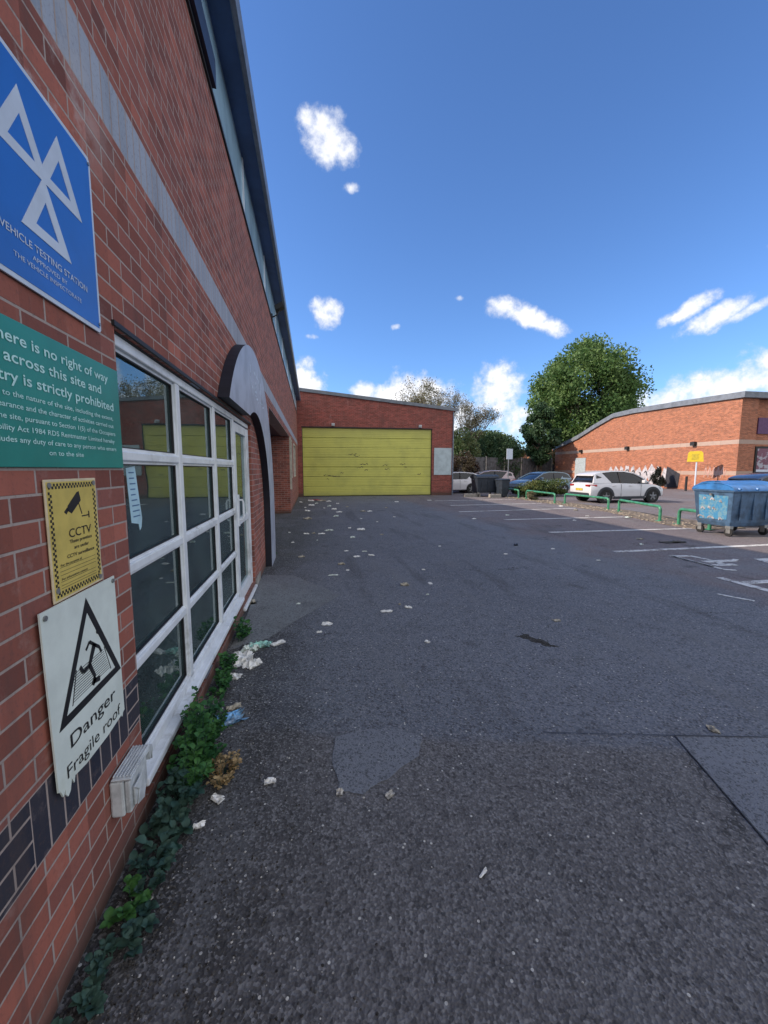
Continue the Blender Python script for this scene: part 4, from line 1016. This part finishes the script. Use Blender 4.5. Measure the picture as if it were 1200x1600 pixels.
        b = MB(); b.box(2.72, 2.86, min(s_ * (hw + .01), s_ * (hw + .19)), max(s_ * (hw + .01), s_ * (hw + .19)), belt - .02, belt + .12); b.build('mirror', paint, t, off=(0, 0, 0), bevel=.02)
        for x in (1.15, 2.05):
            b = MB(); ya, yb = sorted((s_ * (hw * .985), s_ * (hw * .985 + .03))); b.box(x, x + .18, ya, yb, belt - .17, belt - .135); b.build('door_handle', paint, t, off=(0, 0, 0), bevel=.006)
    b = MB()
    for s_ in (1, -1):
        for x in (1.62, 2.72): 
            ya, yb = sorted((s_ * (hw * .99), s_ * (hw * 1.001 + .002))); b.box(x, x + .008, ya, yb, .34, belt - .06)
    b.build('door_gap', M['black'], t, off=(0, 0, 0))
    b = MB(); b.box(-.022, -.010, -.26, .26, .60, .71); b.build('number_plate', M['plate'], t, off=(0, 0, 0))
    return t
def carpaint(name, c, metal=.3):
    t = NT(name, .25, metal); t.b.inputs['Coat Weight'].default_value = .6; t.b.inputs['Coat Roughness'].default_value = .06
    n = t.noise(t.obj(), 3, 4); t.col(t.mix(t.ramp(n, .3, .8, 0, .25), c, tuple(x * .75 for x in c))); return t.m
white = carpaint('white_car_paint', (.62, .63, .66), .0)
car('parked_car', (13.2, 18.2, 0), 0, 'white crossover with dark wheel arches parked in front of the orange building', white)
car('parked_car', (9.6, 27.4, 0), math.pi, 'white hatchback partly hidden by the workshop corner', carpaint('white_car_paint_two', (.60, .60, .64), 0.), H=1.45, clad=False).location = (11.5, 26.9, 0)
car('parked_car', (15.0, 26.2, 0), R(172), 'silver car with a pinkish roof parked between the white hatchback and the pale blue car', carpaint('silver_pink_paint', (.38, .30, .32), .3), H=1.55, clad=False).location = (14.9, 28.3, 0)
car('parked_car', (12.6, 25.2, 0), R(190), 'pale blue estate car behind the low hedge', carpaint('pale_blue_paint', (.16, .24, .30), .3), H=1.48, clad=False).location = (17.2, 25.4, 0)
car('parked_car', (17.6, 14.6, 0), R(-10), 'dark blue car standing behind the blue wheeled bins', carpaint('dark_blue_paint', (.03, .05, .10), .4), H=1.5, clad=False).location = (16.2, 13.0, 0)

# ---------------------------------------------------------------- bins
def big_bin(loc, rz, label, graffiti=False, open_lid=False):
    """four-wheeled 1.36 m wide container: width along x, depth along y, near corner at the origin"""
    t = thing('wheeled_bin', loc, label, 'bin', None, rz); t['_base'] = 1
    m = MB(); w, dp = 1.36, 1.0
    def ring(i, z): return [(i, i, z), (w - i, i, z), (w - i, dp - i, z), (i, dp - i, z)]
    m.loft([ring(.10, .24), ring(.07, .34), ring(.005, 1.08), ring(-.02, 1.09), ring(-.02, 1.14), ring(.02, 1.145)])
    for k in range(3): m.box(.25 + k * .4, .29 + k * .4, .00, .04, .4, 1.05)
    m.build('body', M['bin_blue'], t, off=(0, 0, 0), bevel=.012)
    l = MB(); rr = []
    for k in range(9):
        a = math.pi * k / 8; y = dp / 2 - math.cos(a) * (dp / 2 + .03); z = 1.15 + .17 * math.sin(a); rr.append([(-.03, y, z), (-.03, y, z - .03), (w + .03, y, z - .03), (w + .03, y, z)])
    l.loft(rr)
    for k in (0.1, .5, .9): l.tube([(w * k, -.05, 1.16), (w * k, .0, 1.18)], .03, 8)
    for x in (-.03, w): l.prism([(dp / 2 - math.cos(math.pi * k / 8) * (dp / 2 + .02), 1.14 + .17 * math.sin(math.pi * k / 8)) for k in range(9)][::-1], 'x', x, x + .03)
    l.build('lid', M['bin_lid'], t, off=(0, 0, 0), smooth=True)
    for x in (-.02, w + .02):
        q = MB(); q.tube([(x - .05 if x < 0 else x + .05, .5, 1.02), (x, .5, 1.02)], .03, 8); q.build('trunnion', M['steel'], t, off=(0, 0, 0))
    for (x, y) in ((.14, .14), (w - .14, .14), (.14, dp - .14), (w - .14, dp - .14)):
        c = MB(); c.box(x - .05, x + .05, y - .06, y + .06, .19, .26); c.box(x - .035, x - .028, y - .05, y + .05, .08, .2); c.box(x + .028, x + .035, y - .05, y + .05, .08, .2)
        cs = c.build('caster', M['steel'], t, off=(0, 0, 0))
        c = MB(); n = 20
        c.loft([[(xx, y + .1 * math.cos(2 * math.pi * k / n), .1 + .1 * math.sin(2 * math.pi * k / n)) for k in range(n)] for xx in (x - .024, x + .024)]); c.build('wheel', M['tyre'], cs, off=(0, 0, 0))
    if graffiti:
        gq = MB(); rs = random.Random(3)
        def lx(z): return .07 - (z - .34) * .0878 - .003
        gq.loft([[(lx(.42) - .002, .16, .42), (lx(1.0) - .002, .12, 1.0), (lx(1.0) - .002, .86, 1.0), (lx(.38) - .002, .84, .38)], [(lx(.42) + .02, .16, .42), (lx(1.0) + .02, .12, 1.0), (lx(1.0) + .02, .86, 1.0), (lx(.38) + .02, .84, .38)]])
        gq.build('spray_paint', M['graffiti_blue'], t, off=(0, 0, 0))
        gq = MB()
        for (y, z, w_) in ((.78, .44, .2), (.54, .43, .18), (.74, .66, .10), (.58, .68, .06), (.46, .67, .08), (.3, .42, .09), (.5, .9, .10), (.3, .86, .05), (.7, .92, .05)):
            pts = [(y + w_ * .5 * math.cos(a * 1.1) * rs.uniform(.6, 1.1), z + .035 * math.sin(a * 1.7) * rs.uniform(.5, 1.2)) for a in range(7)]
            for a, b in zip(pts[:-1], pts[1:]):
                xx = lx(z) - .006; d = Vector((b[0] - a[0], b[1] - a[1])); 
                if d.length < .01: continue
                d.normalize(); nn = Vector((-d.y, d.x)) * .012
                gq.prism([(a[0] - nn.x, a[1] - nn.y), (b[0] - nn.x, b[1] - nn.y), (b[0] + nn.x, b[1] + nn.y), (a[0] + nn.x, a[1] + nn.y)], 'x', xx - .006, xx + .02)
        gq.build('tag_marks', M['graffiti_white'], t, off=(0, 0, 0))
    return t
big_bin((9.93, 8.02, 0), R(2), 'front blue four-wheeled bin with pale blue graffiti on its end, at the right edge', True)
big_bin((11.45, 9.35, 0), R(-4), 'second blue four-wheeled bin standing behind the graffitied one')
def wheelie(loc, rz, label, mat, s_=1.):
    t = thing('wheelie_bin', loc, label, 'bin', None, rz); t['_base'] = 1
    m = MB(); rr = [[(x * q, y * q, z) for x, y in ((-.27, -.33), (.27, -.33), (.29, 0), (.27, .33), (-.27, .33), (-.29, 0))] for q, z in ((.75, .06), (.9, .5), (1., .98), (1.05, .99), (1.05, 1.02))]
    m.loft(rr); m.build('body', mat, t, off=(0, 0, 0), bevel=.01)
    m = MB(); m.loft([[(x * q, y * q, z) for x, y in ((-.29, -.36), (.29, -.36), (.31, 0), (.29, .36), (-.29, .36), (-.31, 0))] for q, z in ((1.03, 1.02), (1.03, 1.04), (.8, 1.09))]); m.tube([(-.22, .40, 1.0), (.22, .40, 1.0)], .02, 8); m.build('lid', mat, t, off=(0, 0, 0))
    for x in (-.26, .26):
        m = MB(); m.loft([[(xx, .27 + .1 * math.cos(2 * math.pi * k / 16), .1 + .1 * math.sin(2 * math.pi * k / 16)) for k in range(16)] for xx in (x - .03, x + .03)]); m.build('wheel', M['tyre'], t, off=(0, 0, 0))
    t.scale = (s_, s_, s_); return t
wheelie((11.05, 22.2, 0), R(10), 'dark wheelie bin standing beside the signpost in front of the hedge', M['bin_dark'])
wheelie((12.1, 8.2, 0), R(15), 'dark green wheelie bin at the right edge beside the graffitied blue bin', M['bin_green'])
big_bin((9.65, 22.6, 0), R(0), 'dark four-wheeled bin in front of the silver car near the workshop')
for ch in [o for o in bpy.data.objects if o.parent and o.parent.get('label', '').startswith('dark four-wheeled')]:
    if ch.name.split('.')[0] in ('body', 'lid'):
        ch.data = ch.data.copy(); ch.data.materials[0] = M['bin_dark']
# kerb stones beside the workshop
for i, (x, y, L, lab) in enumerate(((8.95, 22.9, 1.0, 'long pale concrete kerb block at the workshop corner'), (10.15, 22.0, .7, 'short pale concrete kerb block beside the dark wheelie bin'))):
    m = MB(); m.prism([(-.14, 0), (.14, 0), (.10, .20), (-.10, .20)], 'x', 0, L); o = m.build('kerb_block', M['concrete'], bevel=.015); o.location = (x, y, 0); tag(o, lab, 'kerb block')

# green hoops
def hoop(a, b, label, h=.47):
    t = MB(); A, B = Vector((a[0], a[1], 0)), Vector((b[0], b[1], 0)); d = (B - A).normalized(); Z = Vector((0, 0, 1))
    mid = [A, A + Z * (h - .12)]
    for k in range(1, 6): q = k * math.pi / 12; mid.append(A + Z * (h - .12 + .12 * math.sin(q)) + d * (.12 - .12 * math.cos(q)))
    mid.append(A + Z * h + d * .12)
    mid2 = [B, B + Z * (h - .12)]
    for k in range(1, 6): q = k * math.pi / 12; mid2.append(B + Z * (h - .12 + .12 * math.sin(q)) - d * (.12 - .12 * math.cos(q)))
    mid2.append(B + Z * h - d * .12)
    t.tube(mid + mid2[::-1], .045, 12)
    r = thing('hoop_barrier', (a[0], a[1], 0), label, 'hoop barrier', 'green hoop barriers along the parking bays')
    t.build('rail', M['hoop'], r, smooth=True)
    for q in (A, B):
        f = MB(); f.box(q.x - .09, q.x + .09, q.y - .09, q.y + .09, .02, .032); f.build('foot_plate', M['hoop'], r)
hoop((10.60, 9.12), (10.75, 10.2), 'green tubular hoop half hidden by the graffitied blue bin')
hoop((10.83, 10.95), (11.68, 13.7), 'green tubular hoop below the front wheel of the white crossover')
hoop((11.79, 14.4), (11.88, 17.4), 'green tubular hoop below the rear wheel of the white crossover')
hoop((11.48, 17.6), (11.7, 20.6), 'green tubular hoop just left of the white crossover')
hoop((11.55, 21.2), (11.7, 24.0), 'furthest green tubular hoop in front of the hedge')

# signposts
SP = thing('signpost', (11.35, 22.0, 0), 'white rectangular sign on a thin dark post in front of the hedge', 'signpost')
m = MB(); m.tube([(11.28, 22.0, 0), (11.28, 22.0, 2.85)], .03, 8); m.build('post', M['fascia'], SP)
m = MB(); m.box(11.13, 11.50, 21.94, 21.965, 2.22, 2.82); m.build('sign_plate', M['sign_white'], SP)
YS = thing('yellow_signpost', (28.5, 28.4, 0), 'square yellow sign on a white post in front of the orange wall', 'signpost', None, R(-55))
m = MB(); m.tube([(28.5, 28.2, 0), (28.5, 28.2, 2.3)], .05, 8); m.build('post', M['sign_white'], YS)
m = MB(); m.prism([(27.92, 2.2), (28.92, 2.2), (28.86, 2.85), (28.74, 2.98), (28.08, 2.98), (27.96, 2.85)], 'y', 28.10, 28.14); m.build('sign_plate', M['sign_bright_yellow'], YS)
m = MB(); m.box(28.2, 28.6, 28.09, 28.097, 2.35, 2.8); m.build('print', plain('ochre_print', (.5, .38, .03), .5), YS)
YS.location = (28.5, 25.9, 0)
BP = MB(); BP.tube([(0, 0, 0), (0, 0, 1.1)], .08, 10); bo = BP.build('bollard', M['black']); bo.location = (27.9, 26.1, 0); tag(bo, 'black bollard on the pavement left of the yellow sign', 'bollard')
# shrub and rubbish against the orange wall's dark end
bush('dark_shrub', (28.9, 29.7, .9), .5, .7, .95, 'dark shrub against the orange wall at the end of the graffiti', leaf_mat('leaf_black', (.012, .016, .014), (.02, .025, .02), .1, 1), 3500, .06, 41, 'shrub')

# ---------------------------------------------------------------- weeds along the wall
def leaf_blade(mb, p, d, up, L, w):
    """one cupped, rounded leaf of eight faces"""
    d = d.normalized(); s_ = d.cross(up).normalized(); n = s_.cross(d).normalized()
    i = len(mb.v); prof_ = ((0, .0), (.18, .72), (.45, 1.), (.75, .72), (1., .0))
    for (q, ww) in prof_:
        c = p + d * (L * q) + n * (L * .18 * math.sin(q * 2.6)); mb.v.append(tuple(c))
        mb.v.append(tuple(c + s_ * w * ww + n * w * .3 * ww)); mb.v.append(tuple(c - s_ * w * ww + n * w * .3 * ww))
    for k in range(4):
        a = i + k * 3; b = a + 3
        mb.f += [(a, a + 1, b + 1, b), (a, b, b + 2, a + 2)]; mb.mi += [0, 0]
def weed(loc, r, h, n, L, mat, label, seed, cat='weed', elong=1.0):
    t = thing('weed_plant', (*loc, 0), label, cat); rs = random.Random(seed); t['_base'] = 1
    st = MB(); lf = MB()
    ns = max(4, n // 9)
    for k in range(ns):
        a = rs.uniform(0, 6.283); q = r * math.sqrt(rs.random()); x, y = q * math.cos(a) * .8, q * math.sin(a) * elong
        if loc[0] + x < W + .03: x = abs(x)
        bx, by = x * .35, y * .75; hh = h * rs.uniform(.35, 1) * (1 - .45 * q / r)
        p0, p1, p2 = Vector((bx, by, 0)), Vector(((bx + x) / 2, (by + y) / 2, hh * .6)), Vector((x, y, hh)); st.tube([p0, p1, p2], [.0022, .0018, .0012], 5, caps=False)
        for j in range(max(3, n // ns)):
            f_ = rs.uniform(.25, 1); p = p0.lerp(p1, f_ * 2) if f_ < .5 else p1.lerp(p2, f_ * 2 - 1)
            a = rs.uniform(0, 6.283); d = Vector((math.cos(a), math.sin(a), rs.uniform(-.2, .7)))
            if loc[0] + p.x + d.x * L < W + .015: d.x = abs(d.x)
            s_ = L * rs.uniform(.45, 1.15); leaf_blade(lf, p, d, Vector((rs.uniform(-.3, .3), rs.uniform(-.3, .3), 1)), s_, s_ * rs.uniform(.33, .5))
    st.build('stem', M['leaf_weed_dull'], t, off=(0, 0, 0)); lf.build('leaves', mat, t, off=(0, 0, 0), fixn=False, smooth=True)
    return t
wd, wdd, wdy = M['leaf_weed'], M['leaf_weed_dull'], M['leaf_dry']
weed((-.68, 2.38), .20, .42, 640, .042, wd, 'bright green leafy weed against the wall below the window corner', 51)
weed((-.64, 2.14), .18, .36, 560, .040, wd, 'green weed spreading from the wall beside the blue wrapper', 52)
weed((-.66, 1.95), .14, .22, 300, .040, wdd, 'dull green weed under the broken socket box', 53)
weed((-.68, 1.78), .13, .12, 150, .046, wdd, 'broad-leaved bluish weed just below the broken socket box', 54)
weed((-.67, 1.62), .10, .12, 110, .034, wdd, 'dull bluish weed tuft halfway down the wall strip', 55)
weed((-.71, 1.50), .08, .10, 70, .036, wd, 'round-leaved yellowish green weed close to the brickwork', 56)
weed((-.66, 1.40), .10, .08, 70, .040, wdd, 'flat bluish weed creeping onto the black grit', 57)
weed((-.70, 1.30), .08, .08, 70, .030, wdd, 'small dull weed near the bottom of the photo', 58)
weed((-.72, 1.18), .08, .06, 60, .036, wdd, 'lowest weed at the foot of the wall by the photo edge', 59)
weed((-.71, 3.02), .12, .20, 150, .040, wd, 'dark weed clump growing under the window sill', 60)
weed((-.72, 3.30), .12, .22, 160, .040, wd, 'upright green weed at the sill next to the white rubbish', 61)
weed((-.72, 3.98), .14, .24, 180, .045, wd, 'furthest leafy weed against the sill past the white rubbish', 62)
weed((-.50, 2.14), .13, .13, 520, .022, wdy, 'dry brown dead plant heap beside the green weeds', 63, 'dead plant')
weed((-.76, 7.95), .10, .08, 50, .03, wd, 'low moss and weed at the foot of the arch', 64)

# grit and pebbles
rs = random.Random(77); gm = MB()
def grit(mb, x, y, r):
    i = len(mb.v); h = r * rs.uniform(.5, .9); a = rs.uniform(0, 6.28)
    for k in range(5):
        q = a + k * 1.2566; rr = r * rs.uniform(.75, 1.2); mb.v.append((x + rr * math.cos(q), y + rr * math.sin(q), .001))
        
    for k in range(5):
        q = a + k * 1.2566 + .3; rr = r * rs.uniform(.4, .75); mb.v.append((x + rr * math.cos(q), y + rr * math.sin(q), h))
    for k in range(5): mb.f.append((i + k, i + (k + 1) % 5, i + 5 + (k + 1) % 5, i + 5 + k)); mb.mi.append(0)
    mb.f.append(tuple(i + 5 + k for k in range(5))); mb.mi.append(0)
for k in range(5200):
    y = 1.0 + 7 * rs.random() ** 2.0; x = -.78 + abs(rs.gauss(0, .30)) 
    grit(gm, x, y, rs.uniform(.002, .0065))
tag(gm.build('dark_grit', M['stone_dark'], fixn=False), kind='stuff')
gm = MB()
for k in range(900):
    y = .8 + 8 * rs.random() ** 1.8; x = -.76 + abs(rs.gauss(0, .42)) * (1 + y * .08)
    grit(gm, x, y, rs.uniform(.0015, .0045) * (1.7 if rs.random() < .1 else 1))
for k in range(260): grit(gm, rs.uniform(-.4, 3.5), rs.uniform(.9, 7), rs.uniform(.0015, .004))
tag(gm.build('pale_gravel', M['pebble'], fixn=False), kind='stuff')
gm = MB()
for k in range(500):
    y = rs.uniform(9.4, 24); x = rs.uniform(10.9, 12.2) - (max(0, 13.5 - y) * .2)
    grit(gm, x, y, rs.uniform(.01, .045))
for q in range(len(gm.v)): gm.v[q] = (gm.v[q][0], gm.v[q][1], gm.v[q][2] + .02)
tag(gm.build('strip_gravel', plain('strip_pebbles', (.34, .29, .23), .9, var=.3, scale=4), fixn=False), kind='stuff')

# ---------------------------------------------------------------- litter
def crumple(n, w, l, h, seed, fold=.5):
    r_ = random.Random(seed); m = MB(); pts = {}
    for i in range(n + 1):
        for j in range(n + 1):
            u, v = i / n - .5, j / n - .5; e = 1 + r_.uniform(-.22, .22)
            pts[i, j] = (u * w * e + r_.uniform(-.05, .05) * w, v * l * e, .003 + h * (r_.random() ** 1.5) * (1 - .5 * (abs(u) + abs(v))))
    for i in range(n):
        for j in range(n):
            a, b, c, d = pts[i, j], pts[i + 1, j], pts[i + 1, j + 1], pts[i, j + 1]
            m.quad(a, b, c); m.quad(a, c, d)
    # underside
    m.quad(*[(p[0], p[1], .002) for p in (pts[0, 0], pts[0, n], pts[n, n], pts[n, 0])])
    return m
protos = {}
def litter(x, y, w, l, h, mat, label, group=None, rz=None, seed=0, name='litter', n=5, cat='litter'):
    o = crumple(n, w, l, h, seed).build(name, M[mat], fixn=False); o.location = (x, y, .002); o.rotation_euler = (0, 0, rz if rz is not None else random.uniform(0, 6.28)); tag(o, label, cat, group); return o
litter(-.60, 2.62, .24, .13, .05, 'paper_blue', 'crumpled pale blue plastic wrapper beside the sill and green weeds', rz=.5, seed=1, n=9, name='plastic_wrapper')
litter(-.62, 3.52, .16, .24, .06, 'paper', 'largest heap of crumpled white tissue against the weeds under the window', rz=.2, seed=2, n=9, name='tissue_heap')
litter(-.52, 3.40, .14, .12, .05, 'paper', 'loose white tissue on the yard side of the largest tissue heap', rz=.9, seed=31, n=8, name='tissue')
litter(-.58, 3.72, .12, .14, .05, 'sign_pale', 'pale grey crumpled sheet between the tissue heap and the mint green scrap', rz=1.4, seed=32, n=8, name='crumpled_sheet')
litter(-.56, 2.78, .09, .06, .03, 'paper_dirty', 'dirty beige scrap just beyond the pale blue wrapper', rz=.4, seed=33, n=6, name='paper_scrap')
litter(-.64, 3.22, .08, .12, .03, 'paper', 'small white tissue below the largest tissue heap', rz=1.2, seed=3, n=6, name='tissue')
litter(-.50, 3.78, .18, .12, .05, 'paper_mint', 'mint green plastic bag scrap next to the white tissue heap', rz=.1, seed=4, n=8, name='plastic_bag')
litter(-.34, 3.80, .13, .06, .02, 'paper', 'white paper strip just right of the mint green scrap', rz=.6, seed=5, name='paper_strip')
litter(-.76, 5.07, .09, .12, .05, 'paper_dirty', 'beige crumpled paper on the end of the sill by the door', rz=.3, seed=6, name='crumpled_paper')
litter(-.25, 2.05, .06, .035, .02, 'paper', 'creamy white paper scrap on the dark grit right of the dead plant', rz=.2, seed=7, name='paper_scrap')
litter(.11, 1.91, .035, .035, .025, 'pebble', 'white lump at the tip of the smooth asphalt patch', seed=8, name='stone')
litter(.36, 1.85, .03, .045, .02, 'pebble', 'pale flat stone right of the smooth asphalt patch', seed=9, name='stone')
litter(-.50, 1.98, .07, .04, .03, 'paper', 'white torn scrap at the foot of the dead plant', seed=10, name='paper_scrap')
litter(-.55, 1.83, .05, .03, .02, 'paper', 'small white scrap between the bluish weeds', seed=15, name='paper_scrap')
litter(2.48, 2.0, .07, .045, .02, 'paper_dirty', 'grey crushed scrap beside the trench seam at the right', seed=11, name='paper_scrap')
litter(2.61, 3.86, .08, .06, .015, 'paper_dirty', 'pinkish beige scrap lying alone on the bluish asphalt', seed=12, name='paper_scrap')
litter(.66, 1.39, .012, .05, .008, 'paper', 'thin pale cigarette end near the bottom middle', seed=13, n=3, name='cigarette_end')
litter(1.06, 3.58, .05, .045, .02, 'paper', 'small white scrap left of the pothole', seed=14, name='paper_scrap')
litter(8.01, 7.68, .55, .16, .05, 'black', 'black flattened rag on the bay line near the blue bin', rz=0, seed=16, n=6, name='rag', cat='rag')
litter(4.35, 8.02, .12, .08, .05, 'black', 'small dark scrap on the asphalt between the yard and the bays', seed=17, name='dark_scrap')
litter(.18, 21.6, .7, .35, .10, 'paper_red', 'dark red wrapper among the paper in front of the yellow door', rz=.2, seed=18, name='red_wrapper')
G_ = 'white litter scattered over the yard'
LP = [(-.06, 21.2, .45, .25), (.48, 21.1, .4, .2), (.83, 20.7, .3, .2), (.75, 18.0, .22, .2), (-.02, 18.56, .25, .2), (-.19, 16.1, .22, .18), (-.17, 13.5, .34, .2), (1.01, 15.46, .2, .14), (.82, 14.1, .18, .16),
      (.89, 16.55, .26, .2), (-.55, 20.3, .2, .2), (1.94, 15.6, .2, .14), (2.21, 15.55, .22, .14), (.44, 10.84, .32, .12), (1.31, 10.83, .20, .16), (-.16, 10.37, .15, .1), (.02, 10.42, .12, .1), (.22, 10.3, .16, .1),
      (.95, 9.63, .12, .12), (1.02, 11.18, .1, .1), (-.6, 10.67, .08, .08), (-.22, 7.63, .11, .08), (.66, 8.03, .10, .06), (1.02, 7.93, .14, .05), (.82, 7.47, .12, .07), (1.1, 7.54, .12, .08), (.48, 6.91, .15, .09),
      (.55, 6.47, .05, .05), (.31, 6.2, .17, .04), (2.68, 8.19, .07, .05), (1.78, 6.28, .08, .06), (1.28, 5.49, .11, .09), (1.66, 5.49, .06, .1), (1.48, 5.0, .05, .04), (.84, 4.47, .13, .05), (1.11, 4.56, .09, .06),
      (1.03, 4.69, .04, .05), (.13, 4.2, .10, .07), (-.19, 4.92, .05, .04), (.05, 4.0, .07, .04), (2.78, 13.56, .12, .1), (1.71, 9.93, .08, .06), (-.45, 9.2, .08, .06), (.1, 9.4, .05, .05), (4.2, 19.8, .2, .15), (6.1, 20.5, .25, .12),
      (3.1, 16.9, .15, .1), (5.3, 12.6, .12, .1), (6.9, 13.4, .14, .1), (8.3, 11.6, .12, .1), (9.5, 12.6, .18, .1), (7.6, 8.2, .12, .1), (4.9, 7.5, .1, .06), (7.1, 7.6, .1, .12), (3.7, 7.2, .07, .05), (5.1, 6.4, .08, .04), (10.4, 14.5, .2, .15),
      (10.9, 16.2, .22, .15), (10.6, 12.0, .25, .15), (1.2, 19.3, .18, .14), (.5, 17.2, .12, .1), (1.5, 17.6, .12, .1), (-.3, 17.6, .12, .1), (.2, 19.6, .2, .14), (2.0, 12.4, .06, .05), (1.6, 13.3, .07, .06)]
var = [crumple(5, 1, 1, .42, 100 + k).build('litter', M[mt_], fixn=False) for k, mt_ in enumerate(('paper', 'paper_dirty', 'paper', 'sign_pale', 'paper'))]
for k, (x, y, w, l) in enumerate(LP):
    src = var[k % 5]
    o = src if k < 5 else src.copy()
    if k >= 5: col.objects.link(o)
    o.location = (x, y, .002); sz_ = .62 + .5 * ((k * 37) % 10) / 10; o.scale = (w * sz_, l * sz_ * 1.1, min(w, l) * 1.15); o.rotation_euler = (0, 0, random.uniform(-.3, .3))
    tag(o, 'small piece of crumpled pale paper litter lying on the asphalt of the yard', 'litter', G_)

# helper property is not part of the scene description
for o in bpy.data.objects:
    if '_base' in o.keys(): del o['_base']
